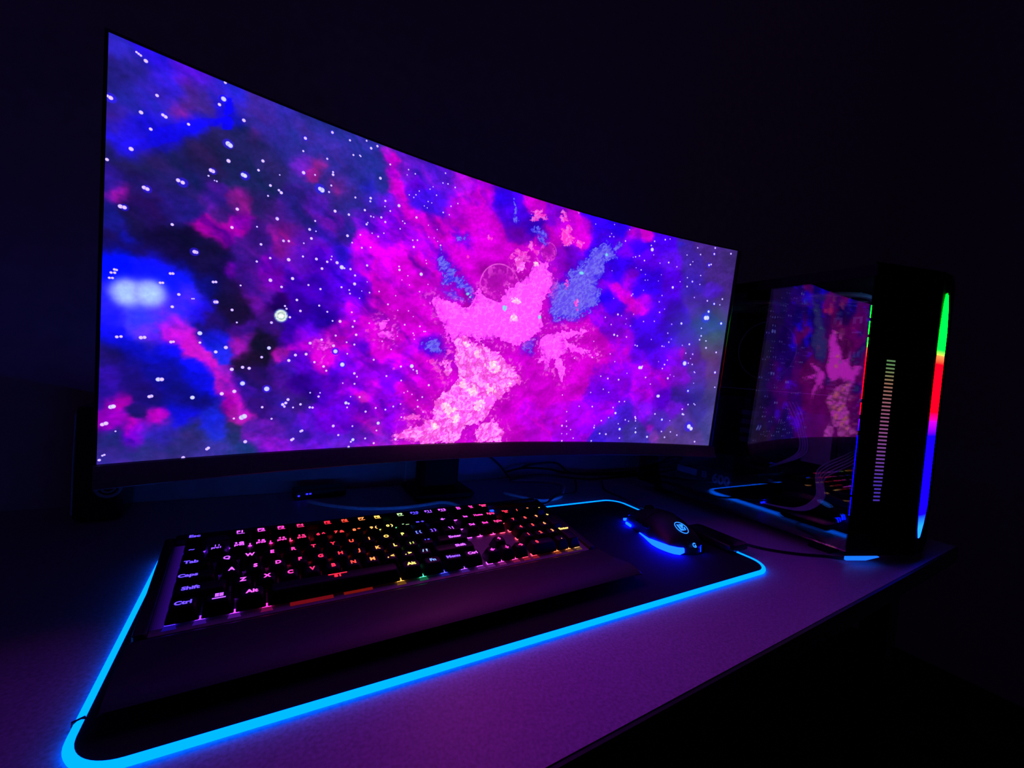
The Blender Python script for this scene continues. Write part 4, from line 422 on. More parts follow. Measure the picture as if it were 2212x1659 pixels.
    c = over(c, m * .9, np.array([1, .24, .84]) + (sstep(.80, .97, rid)[..., None] * np.array([0, .25, .1])))
    # halo of flakes round the pink body
    G = np.maximum(shape_field(SHP['pink'], x, y), shape_field(SHP['torso'], x, y))
    c = over(c, sstep(-22, -1, G) * .35, np.array([.88, .05, .84]))
    fl = sstep(.10, .16, f2 + .55 * f1 - .004 * np.maximum(-G, 0)) * sstep(-17, -3, G)
    c = over(c, fl * .8, np.array([.98, .36, .92]))
    m, F = ragged('pink', 12, 8, 9, .8)
    tx = sstep(.84, .96, rid)[..., None] * .5
    base = np.array([1, .31, 1.0]) - np.array([.08, .22, .06]) * (sstep(.12, .3, f3 + .5 * f1) * sstep(14, 4, F))[..., None]
    c = over(c, np.exp(-((F + .4) / .9) ** 2) * .55, np.array([.58, .02, .66]))
    c = over(c, m, base * (1 - tx) + np.array([1, .55, .99]) * tx)
    cr = m * sstep(.90, .98, rid2) * sstep(10, 2, F)
    c = over(c, cr * .6, np.array([.75, .08, .80]))
    m, F = ragged('torso', 12, 9, 9, .8)
    tx = (sstep(.70, .94, rid) * .75)[..., None]; ty = (sstep(.78, .95, rid2) * .65)[..., None]
    base = np.array([1, .40, 1.0]) * (1 - tx) + np.array([1, .74, 1.0]) * tx
    base = base * (1 - ty) + np.array([.93, .22, .80]) * ty
    c = over(c, np.exp(-((F + .4) / .9) ** 2) * .5, np.array([.66, .05, .60]))
    c = over(c, m, base)
    ln = m * sstep(.93, .99, rid3)
    c = over(c, ln * .55, np.array([.80, .10, .70]))
    F = mask_field(DOT['white'], x, y) + 1.9 * f1 + 1.7 * f2
    m = sstep(-.12, .28, F)
    c = over(c, m * .8, np.array([1, .80, .94]))
    c = over(c, m * sstep(.86, .98, rid), np.array([1, .95, .93]))
    F = mask_field(DOT['cyan'], x, y) + 1.0 * f1 + .8 * f2
    c = over(c, sstep(-.1, .3, F) * .85, np.array([.50, .93, .93]))
    # rings of the big left star
    d = np.hypot((x - 128.7) / 5.4, (y - 138.2) / 6.0)
    c = over(c, sstep(1.25, 1.0, d), np.array([.35, .40, .80]))
    c = over(c, sstep(1.02, .92, d), np.array([.88, .95, .92]))
    c = over(c, np.exp(-((d - .55) / .07) ** 2) * .8, np.array([.45, .50, .52]))
    for s in (-1.5, 1.5):
        dd = np.hypot(x - 128.7 - s, (y - 137.6) / 1.6)
        c = over(c, sstep(1.1, .8, dd), np.array([1, 1, 1]))
    return np.clip(c, 0, 1)
def to_light(c):
    """display code -> emitted light; channels driven to the top are brighter than the camera can show"""
    l = np.where(c <= .04045, c / 12.92, ((c + .055) / 1.055) ** 2.4)
    return l * (1 + BOOST * sstep(.975, 1.0, c))
BOOST = 2.2

# panel: a piece of a cylinder, concave to the viewer, leaning slightly forward
S_C = Vector((.0546, .2053, .3033)); S_R = 1.5388
S_M = Matrix.Rotation(-.0034, 3, 'Z') @ Matrix.Rotation(.0569, 3, 'X')
def panel(x, y, d=0.0):
    """x, y in mm from the panel's lower left corner; d metres behind the panel surface -> world"""
    th = (x / 1000 - SW / 2000) / S_R
    return S_M @ Vector(((S_R + d) * math.sin(th), (S_R + d) * math.cos(th) - S_R, y / 1000 - SH / 2000)) + S_C
SM = np.array(S_M)
def panel_np(x, y, d=0.0):
    th = (x / 1000 - SW / 2000) / S_R
    p = np.stack([(S_R + d) * np.sin(th), (S_R + d) * np.cos(th) - S_R, y / 1000 - SH / 2000], -1)
    return p @ SM.T + np.array(S_C)

def monitor():
    base = Vector((.062, .435, 0))
    t = empty('curved_monitor', base, 'wide curved black monitor showing a pink and blue nebula full of stars', 'monitor')
    # display
    xs = np.concatenate([np.arange(0, 285, 1.25), np.arange(285, 640, .72), np.arange(640, SW, 1.4), [SW]])
    ys = np.linspace(0, SH, 420)
    X, Y = np.meshgrid(xs, ys, indexing='ij')
    V = panel_np(X, Y).reshape(-1, 3) - np.array(base)
    col = to_light(paint(X, Y)).reshape(-1, 3)
    nx, ny = X.shape
    idx = np.arange(nx * ny).reshape(nx, ny)
    Q = np.stack([idx[:-1, :-1], idx[1:, :-1], idx[1:, 1:], idx[:-1, 1:]], -1).reshape(-1, 4)
    # stars: small discs on the panel, the big ones inside a coloured halo
    sv = []; sq = []; scol = []
    n0 = nx * ny
    S = nums(STARS)
    rs = np.random.RandomState(3)
    BG = paint(np.clip(S[:, :1] + np.maximum(S[:, 2:3], S[:, 3:4]) * 1.2, 1, SW - 1), S[:, 1:2])[:, 0]
    for (x, y, r, h), bgc in zip(S, BG):
        r = max(r * .92, .5)
        wht = np.array([.86, .86, 1.0]) if r > 1.6 else np.array([.92, .80, 1.0])
        hal = np.clip(bgc * .5 + np.array([.10, .05, .55]), 0, 1)
        n = 12
        def disc_rings(rr, off):
            b0 = n0 + len(sv)
            sv.append(panel(min(max(x, 0), SW), y, off) - base); scol.append(to_light(rr[0][1]))
            for k, (q, cc) in enumerate(rr[1:]):
                for a in range(n):
                    xx = x + q * math.cos(2 * PI * a / n); yy = y + q * math.sin(2 * PI * a / n)
                    sv.append(panel(min(max(xx, 0), SW), min(max(yy, 0), SH), off) - base); scol.append(to_light(cc))
                    if k == 0: sq.append((b0, b0 + 1 + a, b0 + 1 + (a + 1) % n))
                    else:
                        o1 = b0 + 1 + (k - 1) * n; o2 = o1 + n
                        sq.append((o1 + a, o2 + a, o2 + (a + 1) % n, o1 + (a + 1) % n))
        jit = -.000004 * (len(sv) % 11)
        if h > r: disc_rings([(0, hal), (r * 1.3, hal), (h * .80, hal), (h * 1.0, hal * .4 + bgc * .6)], -.00012 + jit)
        disc_rings([(0, wht), (r * .78, wht), (r * 1.12, wht * .45 + (hal if h > r else bgc) * .55)], -.0003 + jit)
    allv = np.concatenate([V, np.array([tuple(p) for p in sv])]); allc = np.concatenate([col, np.array(scol)])
    me = bpy.data.meshes.new('display')
    nq = len(Q); tri = [q for q in sq if len(q) == 3]; quad = [q for q in sq if len(q) == 4]
    loops = np.concatenate([Q.ravel(), np.array(quad).ravel(), np.array(tri).ravel()]).astype(np.int32)
    tot = np.concatenate([np.full(nq + len(quad), 4), np.full(len(tri), 3)]).astype(np.int32)
    st = np.concatenate([[0], np.cumsum(tot)[:-1]]).astype(np.int32)
    me.vertices.add(len(allv)); me.vertices.foreach_set('co', allv.astype(np.float32).ravel())
    me.loops.add(len(loops)); me.loops.foreach_set('vertex_index', loops)
    me.polygons.add(len(tot)); me.polygons.foreach_set('loop_start', st); me.polygons.foreach_set('loop_total', tot)
    me.update(calc_edges=True)
    me.polygons.foreach_set('use_smooth', [True] * len(tot))
    a = me.color_attributes.new('glow', 'FLOAT_COLOR', 'POINT')
    a.data.foreach_set('color', np.concatenate([allc, np.ones((len(allc), 1))], 1).astype(np.float32).ravel())
    me.materials.append(M_screen)
    o = bpy.data.objects.new('display', me); C.objects.link(o); o.parent = t
    # slim black rim on three sides
    N = 40
    def strip(name, prof, x0, x1, mat, n=N, smooth=True):
        """sweep a (y mm, d m) profile along the curve from x0 to x1"""
        b = MB(); rings = []
        for k in range(n + 1):
            x = x0 + (x1 - x0) * k / n
            rings.append([panel(x, y, d) - base for y, d in prof])
        b.loft(rings)
        return b.build(name, mat, t, 'auto')
    e = 2.2
    strip('top_bezel', [(SH + .1, -.0005), (SH + e, -.0005), (SH + e, .006), (SH + .1, .006)], -e, SW + e, M_bezel)
    strip('side_bezel', [(-.5, .0003), (SH + .1, .0003), (SH + .1, .006), (-.5, .006)], -e, -.05, M_gloss, 2)
    b = MB(); rings = []
    for k in range(13):
        a_ = PI * k / 12
        x = SW + 4.6 - 4.5 * math.cos(a_); d = .0035 - .0052 * math.sin(a_)
        rings.append([panel(x, -.5, d) - base, panel(x, SH + .1, d) - base])
    rings += [[panel(SW + 9.1, -.5, .0065) - base, panel(SW + 9.1, SH + .1, .0065) - base], [panel(SW + .1, -.5, .0065) - base, panel(SW + .1, SH + .1, .0065) - base]]
    V = [p for r in rings for p in r]; m = len(rings)
    b.add(V, [(2 * i, 2 * i + 1, 2 * ((i + 1) % m) + 1, 2 * ((i + 1) % m)) for i in range(m)] + [tuple(2 * i for i in range(m)), tuple(2 * i + 1 for i in reversed(range(m)))])
    b.build('side_bezel', M_bead, t, 'auto')
    strip('chin', [(-.3, -.0015), (-1.2, -.0030), (-17.5, -.0110), (-18.5, -.010), (-18.5, .012), (-.3, .012)], -e, SW + 9, M_bezel)
    strip('housing', [(-16, .0125), (SH + e, .0065), (SH - 8, .020), (SH - 90, .050), (90, .052), (10, .030)], -e, SW + 8, M_matte)
    # arm, column and foot
    b = MB(); b.prism([(-.03, .235), (.03, .235), (.03, .30), (-.03, .30)], 'y', -.19, .012); b.build('arm', M_matte, t)
    b = MB(); b.rbox(-.036, .036, -.012, .03, .012, .33, .006); b.build('column', M_matte, t, 'auto')
    b = MB(); b.rbox(-.055, .055, -.045, .05, 0, .012, .004); b.build('foot', M_matte, t, 'auto')
monitor()
# ------------------------------------------------------------ mouse pad with a lit rim
PX0, PX1, PY0, PY1, PR = -.3098, .3695, 0.0, .2958, .028
def round_rect(o, n=9):
    pts = []
    for cx, cy, a0 in ((PX1 - PR, PY0 + PR, -90), (PX1 - PR, PY1 - PR, 0), (PX0 + PR, PY1 - PR, 90), (PX0 + PR, PY0 + PR, 180)):
        for k in range(n):
            a = math.radians(a0 + 90 * k / (n - 1))
            pts.append((cx + (PR + o) * math.cos(a), cy + (PR + o) * math.sin(a)))
    return pts
def mouse_pad():
    t = empty('mouse_pad', (0, 0, 0), 'large black desk mat with a glowing cyan rim under the keyboard and mouse', 'mouse pad')
    b = MB()
    P0, P1, P2 = round_rect(-.0005), round_rect(0), round_rect(-.0008)
    b.loft([[(x, y, .0004) for x, y in P0], [(x, y, .0032) for x, y in P1], [(x, y, .0040) for x, y in P2]])
    b.build('cloth_top', M_cloth, t)
    b = MB()
    b.tube([(x, y, .0024) for x, y in round_rect(.0016, 14)], .0027, 10, True)
    b.build('light_tube', glow('cyan_light_tube', (0.0, .50, 4.4), 1.0), t, True)
    # dark joint in the tube at the left side
    b = MB()
    M = Matrix.Translation((PX0 - .002, .0405, .0032)) @ Matrix.Rotation(math.radians(28), 4, 'Z')
    b.box(-.0031, .0031, -.0007, .0007, -.0036, .0022, None, M)
    b.build('joint', M_matte, t)
    b = MB()
    b.rbox(.352, .392, .044, .128, .0041, .0165, .004)
    o = b.build('controller', M_gloss, t, 'auto')
mouse_pad()

# ------------------------------------------------------------ keyboard
U = .01905
KC = [(0, (70, 50, 255)), (1.2, (110, 60, 255)), (2.3, (180, 70, 255)), (3, (220, 70, 235)), (4, (245, 55, 200)), (5, (255, 40, 140)), (6, (255, 25, 80)), (7, (255, 22, 55)), (8, (255, 60, 40)), (8.8, (255, 125, 60)), (9.7, (255, 170, 75)), (10.6, (245, 220, 100)), (11.3, (190, 235, 90)), (11.9, (90, 120, 230)), (12.3, (60, 50, 255)), (13, (105, 60, 255)), (14.2, (190, 80, 255)), (15.7, (235, 60, 225)), (16.8, (255, 45, 165)), (18, (255, 40, 110)), (19.2, (255, 38, 60)), (20.2, (255, 65, 55)), (21.2, (255, 155, 80)), (22.3, (250, 215, 110)), (24, (250, 220, 120))]
UC = [(0, (60, 30, 255)), (2.5, (150, 40, 240)), (4, (220, 30, 120)), (6, (255, 40, 50)), (9, (255, 60, 40)), (10.2, (200, 150, 60)), (10.9, (60, 230, 90)), (11.8, (40, 120, 200)), (12.5, (60, 60, 255)), (14, (150, 60, 255)), (16, (220, 60, 220)), (17.5, (255, 50, 120)), (19, (255, 60, 60)), (21, (255, 120, 60)), (22.5, (200, 140, 90)), (24, (150, 80, 200))]
def ramp(T, x):
    for (a, ca), (b_, cb) in zip(T, T[1:]):
        if x <= b_:
            k = max(0, (x - a) / (b_ - a)); return tuple(p + (q - p) * k for p, q in zip(ca, cb))
    return T[-1][1]
def keys():
    """kind, legend, x (key units), y row, width, height, legend dx, legend y"""
    out = []
    F, N1, Q, A, Z, B = -.04, -1.30, -2.43, -3.47, -4.47, -5.45
    def k(kind, leg, x, y, w=1, h=1, lx=None, ly=0.0): out.append((kind, leg, x, y, w, h, lx, ly))
    k('function_key', 'Esc', 0, F, lx=.44, ly=.1)
    xs = [2, 3, 4, 5, 6.5, 7.5, 8.5, 9.5, 11, 12, 13, 14]
    for i, x in enumerate(xs): k('function_key', 'F%d' % (i + 1), x, F, ly=.04)
    for i, s in enumerate(('Prt\nScr', 'Scr\nLk', 'Pause\nBrk')): k('navigation_key', s, 15.25 + i, F, ly=.0)
    for i, s in enumerate(('~ ', '1 !\npro1', '2 @\npro2', '3 #\npro3', '4 $\npro4', '5 %\npro5', '6 ^', '7 &', '8 *', '9 (', '0 )', '- _', '= +')): k('number_key', s, i, N1, ly=.04)
    k('modifier_key', '\u2190', 13, N1, 2, lx=1.1, ly=.04)
    k('modifier_key', 'Tab', 0, Q, 1.5, lx=.55, ly=.05)
    for i, s in enumerate('QWERTYUIOP'): k('letter_key', s, 1.5 + i, Q)
    k('punctuation_key', '[ {', 11.5, Q); k('punctuation_key', '] }', 12.5, Q); k('punctuation_key', '\\ |', 13.5, Q, 1.5, lx=.72)
    k('modifier_key', 'Caps', 0, A, 1.75, lx=.55)
    for i, s in enumerate('ASDFGHJKL'): k('letter_key', s, 1.75 + i, A)
    k('punctuation_key', '; :', 10.75, A); k('punctuation_key', "' \"", 11.75, A); k('modifier_key', 'Enter', 12.75, A, 2.25, lx=1.3)
    k('modifier_key', 'Shift', 0, Z, 2.25, lx=.75)
    for i, s in enumerate('ZXCVBNM'): k('letter_key', s, 2.25 + i, Z)
    k('punctuation_key', ', <', 9.25, Z); k('punctuation_key', '. >', 10.25, Z); k('punctuation_key', '/ ?', 11.25, Z); k('modifier_key', 'Shift', 12.25, Z, 2.75, lx=1.75)
    k('modifier_key', 'Ctrl', 0, B, 1.25, lx=.6); k('modifier_key', 'win', 1.25, B, 1.25); k('modifier_key', 'Alt', 2.5, B, 1.25)
    k('space_bar', 'space', 3.75, B, 6.25, lx=3.1, ly=.12)
    k('modifier_key', 'Alt', 10, B, 1.25); k('modifier_key', 'Fn', 11.25, B, 1.25); k('modifier_key', 'Menu', 12.5, B, 1.25); k('modifier_key', 'Ctrl', 13.75, B, 1.25)
    for i, s in enumerate(('Ins', 'Home', 'PgUp')): k('navigation_key', s, 15.25 + i, N1, ly=.03)
    for i, s in enumerate(('Del', 'End', 'PgDn')): k('navigation_key', s, 15.25 + i, Q, ly=.05)
    k('arrow_key', '\u2191', 16.25, Z); k('arrow_key', '\u2190', 15.25, B); k('arrow_key', '\u2193', 16.25, B); k('arrow_key', '\u2192', 17.25, B)
    for i, s in enumerate(('Num\nLk', '/', '*', '-')): k('number_pad_key', s, 18.5 + i, N1, ly=.04)
    for i, s in enumerate(('7', '8', '9')): k('number_pad_key', s, 18.5 + i, Q)
    for i, s in enumerate(('4', '5', '6')): k('number_pad_key', s, 18.5 + i, A)
    for i, s in enumerate(('1', '2', '3')): k('number_pad_key', s, 18.5 + i, Z)
    k('number_pad_key', '+', 21.5, A, 1, 2, ly=.55); k('number_pad_key', 'Enter', 21.5, B, 1, 2, ly=.5)
    k('number_pad_key', '0', 18.5, B, 2, lx=.55); k('number_pad_key', '.', 20.5, B)
    return out
def text_meshes(strings, size):
    """glyph outlines for each legend, as plain meshes"""
    obs = []
    for s in strings:
        cu = bpy.data.curves.new('t', 'FONT'); cu.body = s; cu.size = size; cu.align_x = 'CENTER'; cu.align_y = 'CENTER'
        cu.space_line = .8; cu.resolution_u = 3; cu.offset = size * .040
        o = bpy.data.objects.new('t', cu); C.objects.link(o); obs.append(o)
    bpy.context.view_layer.update()
    dg = bpy.context.evaluated_depsgraph_get()
    res = []
    for o in obs:
        me = bpy.data.meshes.new_from_object(o.evaluated_get(dg)); res.append(me)
    out = []
    for o, me in zip(obs, res):
        out.append(([tuple(v.co) for v in me.vertices], [tuple(p.vertices) for p in me.polygons]))
        cu = o.data
        bpy.data.objects.remove(o); bpy.data.curves.remove(cu); bpy.data.meshes.remove(me)
    return out
def keyboard():
    kz = .0432 - .0041
    t = empty('keyboard', (-.2864, .2236, .0041), 'full size black keyboard with rainbow lit legends and a wide wrist rest', 'keyboard', .0201)
    R = Matrix.Translation((0, 0, kz)) @ Matrix.Rotation(.1539, 4, 'X')
    def flat(name, mb, mat, smooth=False, colors=False):
        mb.v = [tuple(R @ Vector(p)) for p in mb.v]
        return mb.build(name, mat, t, smooth, colors)
    PH = -.0135
    # plate
    b = MB(); b.rbox(-.45 * U, 23.0 * U, -6.32 * U, .55 * U, PH - .003, PH, .0006); flat('key_plate', b, M_plate)
    # case: a wedge from the desk mat up to the plate, with side rails and a rear bar
    b = MB()
    c, s = math.cos(.1539), math.sin(.1539)
    def yz(yp, h): return (yp * c - h * s, kz + yp * s + h * c)
    prof = [yz(-6.34 * U, PH - .0032), yz(1.0 * U, PH - .0032), (yz(1.0 * U, 0)[0], .004), (yz(.8 * U, 0)[0], .0), (yz(-6.2 * U, 0)[0], .0)]
    b.prism(prof, 'x', -.9 * U, 23.4 * U); b.build('case', M_black, t)
    for x0, x1 in ((-.92 * U, -.46 * U), (23.01 * U, 23.42 * U)):
        b = MB(); b.rbox(x0, x1, -6.34 * U, 1.0 * U, PH - .003, PH + .004, .0012); flat('side_rail', b, M_rest)
    b = MB(); b.rbox(-.45 * U, 23.0 * U, .56 * U, 1.0 * U, PH - .003, PH + .007, .0015); flat('rear_bar', b, M_rest)
    # wrist rest
    yb = yz(-6.37 * U, 0)[0]; zb = yz(-6.37 * U, PH)[1]
    yf = -.1985
    n = 12; rings = []
    for k, x in enumerate((-1.0 * U, -.9 * U, 23.4 * U, 23.5 * U)):
        e = .0015 if k in (0, 3) else 0
        rings.append([(x, yb, .001), (x, yb, zb + .001 - e), (x, yb - .006, zb + .0035 - e), (x, yb - .03, zb + .004 - e), (x, yf + .02, .0150 - e), (x, yf + .006, .0132 - e), (x, yf + .001, .0112 - e), (x, yf + .016, .001)])
    b = MB(); b.loft(rings); b.build('wrist_rest', M_rest, t, 'auto')
    # lamps under the seams between caps, plus their spill painted on the plate
    K = keys()
    b = MB()
    ends = {}
    for kind, leg, x, y, w_, h_, lx, ly in K:
        for q, side in ((x, 1), (x + w_, -1)):
            ends.setdefault((round(q, 2), round(y, 2)), []).append(side)
    def dim(c, k): return tuple(v * k for v in c)
    for (q, y), sides in sorted(ends.items()):
        col = lin(ramp(UC, q))
        x0 = q * U + (0 if len(sides) > 1 else sides[0] * .0042)
        b.box(x0 - .0034, x0 + .0034, y * U - .0079, y * U - .0035, PH + .0001, PH + .0012, dim(col, .55))
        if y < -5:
            # lamp spill on the front lip, painted as dim emissive patches
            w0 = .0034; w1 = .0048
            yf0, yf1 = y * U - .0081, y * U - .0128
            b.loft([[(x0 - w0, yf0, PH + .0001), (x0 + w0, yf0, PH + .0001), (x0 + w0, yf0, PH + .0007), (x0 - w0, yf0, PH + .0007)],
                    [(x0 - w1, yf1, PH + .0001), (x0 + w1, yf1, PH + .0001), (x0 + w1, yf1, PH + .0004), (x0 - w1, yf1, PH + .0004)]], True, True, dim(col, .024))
    for k in range(6):  # lamp glow painted along the plate's left margin as emissive bands, fading outward
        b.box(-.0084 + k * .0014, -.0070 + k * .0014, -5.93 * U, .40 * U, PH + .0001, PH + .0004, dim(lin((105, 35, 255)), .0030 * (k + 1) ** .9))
    for q0, q1, y1 in ((4.7, 6.6, .0125), (7.1, 8.5, .0115)):  # red glow on the lip before the space bar, painted as emissive bars
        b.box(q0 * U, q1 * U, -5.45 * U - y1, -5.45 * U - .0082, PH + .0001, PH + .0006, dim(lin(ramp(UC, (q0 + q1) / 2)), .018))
    o = flat('switch_lights_and_painted_glow', b, glow_attr('switch_backlight_painted_glow', GLOW_SW), False, True)
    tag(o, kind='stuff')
    # caps and legends
    T = text_meshes([('' if q[1] in ('win', 'space') else q[1]) for q in K], .0072)
    mats = {}
    CAP0, CAPH = PH + .0018, 0.0
    caps = {}
    for (kind, leg, x, y, w_, h_, lx, ly), (tv, tf) in zip(K, T):
        key = (kind, w_, h_)
        cx = (x + w_ / 2) * U; cy = (y + (h_ - 1) / 2) * U
        L = w_ * U / 2 - .0006; H = h_ * U / 2 - .0006
        if key not in caps:
            b = MB(); rings = []
            for z, i, ch in ((CAP0, 0, .0008), (CAP0 + .0015, .0002, .0010), (CAPH - .0020, .0024, .0018), (CAPH - .0006, .0030, .0022), (CAPH - .0001, .0038, .0024)):
                a, d = L - i, H - i * (1.15)
                sy = .0008 * (z - CAP0) / (CAPH - CAP0)
                rings.append([(-a + ch, -d + sy, z), (a - ch, -d + sy, z), (a, -d + ch + sy, z), (a, d - ch + sy, z), (a - ch, d + sy, z), (-a + ch, d + sy, z), (-a, d - ch + sy, z), (-a, -d + ch + sy, z)])
            b.loft(rings)
            caps[key] = b.build(kind, M_cap, t, 'auto')
            o = caps[key]
        else:
            o = caps[key].copy(); C.objects.link(o)
        o.parent = t
        o.matrix_local = R @ Matrix.Translation((cx, cy, 0))
        # legend
        col = ramp(KC, (x + (lx if lx is not None else w_ / 2)))
        q = tuple(int(v / 12) for v in col)
        if q not in mats:
            l = lin(col); mx = .02
            mats[q] = glow('legend_glow', tuple(v * 2.4 + mx for v in l), 1.0)
        ox = (lx - w_ / 2) * U if lx is not None else 0.0
        oy = ly * U
        b = MB(); z = CAPH + .00015
        if leg == 'win':
            for i in (0, 1):
                for j in (0, 1): b.box(ox - .0030 + i * .0032, ox - .0002 + i * .0032, oy + .0004 + j * .0023, oy + .0024 + j * .0023, z - .0001, z)
            b.box(ox - .0048, ox + .0048, oy - .0022, oy - .0010, z - .0001, z)
        elif leg == 'space':
            b.box(ox - .0085, ox + .0085, oy + .0012, oy + .0022, z - .0001, z)
            (tv, tf), = text_meshes(['S1'], .006)
            b.add([(vx * 1.25 + ox, vy * .8 + oy - .0016, z) for vx, vy, vz in tv], tf)
        else:
            two = '\n' in leg
            fx, fy = (.98, 1.0) if len(leg) == 1 else ((1.0, .86) if not two else (.62, .62))
            if kind == 'navigation_key' and not two: fx = .72
            b.add([(vx * fx + ox, vy * fy + oy, z) for vx, vy, vz in tv], tf)
            if kind == 'function_key' and leg != 'Esc': b.box(ox - .003, ox + .004, oy - .0040, oy - .0034, z - .0001, z)
        lo = b.build('legend', mats[q], o)
    # indicator lamp
    b = MB(); b.box(18.6 * U, 18.9 * U, .15 * U, .3 * U, PH + .0001, PH + .0016); flat('indicator_lamp', b, glow('blue_indicator', (.02, .12, 3.0), 1.2))
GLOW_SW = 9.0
keyboard()

# ------------------------------------------------------------ mouse
WY = [(-.063, .016), (-.060, .022), (-.052, .029), (-.035, .0335), (-.015, .0345), (.01, .032), (.04, .032), (.056, .030), (.063, .024)]
ZY = [(-.063, .010), (-.060, .014), (-.052, .021), (-.035, .0285), (-.015, .0345), (.005, .0365), (.03, .0325), (.052, .023), (.063, .014)]
def ip(T, y): return float(np.interp(y, [a for a, _ in T], [v for _, v in T]))
def msurf(x, y):
    w_, z = ip(WY, y), ip(ZY, y); q = min(abs(x) / w_, .999)
    return z * (1 - q ** 2.6) ** (1 / 2.6)
def mnormal(x, y):
    e = .001
    return Vector((-(msurf(x + e, y) - msurf(x - e, y)) / (2 * e), -(msurf(x, y + e) - msurf(x, y - e)) / (2 * e), 1)).normalized()
def mouse():
    t = empty('mouse', (.309, .128, .0042), 'black gaming mouse with blue glowing base and round badge on the mat', 'mouse', math.radians(-14))
    b = MB(); rings = []
    ys = [-.063, -.0615, -.060, -.056, -.052, -.045, -.035, -.025, -.015, -.005, .005, .018, .03, .042, .052, .058, .061, .063]
    n = 36
    for y in ys:
        w_, z = ip(WY, y), ip(ZY, y); r = []
        for k in range(n + 1):
            a = PI * k / n; cx, sx = math.cos(a), math.sin(a)
            r.append((w_ * math.copysign(abs(cx) ** (2 / 2.6), cx), y, max(z * sx ** (2 / 2.6), .0008)))
        r += [(-w_ * .5, y, .0004), (w_ * .5, y, .0004)]
        rings.append(r)
    b.loft(rings); b.build('body', M_shell, t, 'auto')
    def patch(name, fx0, fx1, y0, y1, h, mat, nx=6, ny=10):
        """a thin shell following the back of the mouse between fractions of its width"""
        b = MB(); g = []
        for j in range(ny + 1):
            y = y0 + (y1 - y0) * j / ny
            row = []
            for i in range(nx + 1):
                x = (fx0 + (fx1 - fx0) * i / nx) * ip(WY, y); row.append((x, y, msurf(x, y)))
            g.append(row)
        V = []
        for off in (-.0004, h):
            for row in g:
                for x, y, z in row: V.append(tuple(Vector((x, y, z)) + mnormal(x, y) * off))
        m = (nx + 1) * (ny + 1); F = []
        for j in range(ny):
            for i in range(nx):
                a = j * (nx + 1) + i; q = (a, a + 1, a + nx + 2, a + nx + 1)
                F.append(tuple(m + v for v in q)); F.append(tuple(reversed(q)))
        ed = [i for i in range(nx + 1)] + [j * (nx + 1) + nx for j in range(1, ny + 1)] + [ny * (nx + 1) + i for i in range(nx - 1, -1, -1)] + [j * (nx + 1) for j in range(ny - 1, 0, -1)]
        for a, c in zip(ed, ed[1:] + ed[:1]): F.append((a, c, m + c, m + a))
        b.add(V, F); return b.build(name, mat, t, 'auto')
    patch('left_button', -.86, -.17, .004, .061, .0008, M_shell)
    patch('right_button', .17, .86, .004, .061, .0008, M_shell)
    b = MB(); rings = []
    b.disc((-.0035, .038, msurf(0, .038) - .004), (1, 0, 0), .0105, .007, 28); b.build('scroll_wheel', M_matte, t, 'auto')
    for y0, y1 in ((-.012, .004), (.006, .022)):
        b = MB()
        b.rbox(-.0352, -.0318, y0, y1, .016, .0215, .0008); b.build('thumb_button', M_gloss, t)
    mg = glow('mouse_blue_glow', (.015, .30, 120.0), 1.0)
    # lit base strip along the thumb side, deepest near the tail
    path = [(-.0335, .012, .0016, .0026), (-.0352, -.004, .0014, .0034), (-.0372, -.018, .0010, .0048), (-.0380, -.0285, .0006, .0070), (-.0364, -.038, .0004, .0082), (-.0335, -.046, .0004, .0088), (-.0295, -.0535, .0004, .0092), (-.0245, -.0600, .0004, .0094), (-.0185, -.0645, .0010, .0096), (-.0125, -.0658, .0045, .0096)]
    b = MB(); rings = []
    for x, y, z0, z1 in path:
        d = Vector((x, y, 0)); d = d.normalized() * .004
        rings.append([(x, y, z0), (x - d.x * .35, y - d.y * .35, z1), (x - d.x, y - d.y, z1), (x - d.x, y - d.y, z0)])
    b.loft(rings); b.build('base_light', mg, t)
    b = MB(); b.loft([[(.0155, -.0635, .003), (.0175, -.0620, .003), (.0175, -.061, .0095), (.0165, -.062, .0095)], [(.0190, -.0600, .004), (.0205, -.059, .004), (.0205, -.058, .0105), (.0195, -.0590, .0105)]]); b.build('tail_light', mg, t)
    b = MB(); b.box(-.030, -.024, .0605, .0635, .0025, .006); b.box(.022, .028, .0600, .0632, .004, .010); b.box(-.0338, -.0315, .036, .050, .0015, .0050); b.build('front_light', mg, t)
    # round badge
    lg = glow('badge_glow', (.04, .42, 2.6), 1.0)
    def onback(x, y, h): return Vector((x, y, msurf(x, y))) + mnormal(x, y) * h
    cx, cy = .0025, -.0365
    def pt(u, v, h=.0003): return onback(cx + u, cy + v, h)
    b = MB(); b.tube([pt(.0088 * math.cos(a), .0105 * math.sin(a)) for a in [2 * PI * k / 40 for k in range(40)]], .00055, 6, True)
    b.build('badge_ring', lg, t, True)
    b = MB()
    def poly(pts):
        vs = [tuple(pt(u, v, .0004)) for u, v in pts]; b.add(vs, [tuple(range(len(vs)))])
    poly([(-.0052, -.0058), (.0010, -.0058), (.0010, -.0030), (-.0052, -.0030)])
    poly([(-.0052, -.0030), (-.0022, -.0030), (-.0022, .0052), (-.0040, .0060), (-.0052, .0050)])
    poly([(-.0010, -.0020), (.0014, -.0020), (.0030, .0012), (.0052, .0030), (.0048, .0060), (-.0010, .0060)])
    poly([(.0020, -.0058), (.0050, -.0040), (.0054, .0010), (.0036, .0000), (.0022, -.0024)])
    b.build('badge_emblem', lg, t)
    # letter on the tail
    (tv, tf), = text_meshes(['G'], .0085)
    x0, y0 = .0035, -.0608
    N = Vector((.1, -.75, .6)).normalized()
    ax = Vector((1, .1, 0)).normalized(); ay = N.cross(ax).normalized()
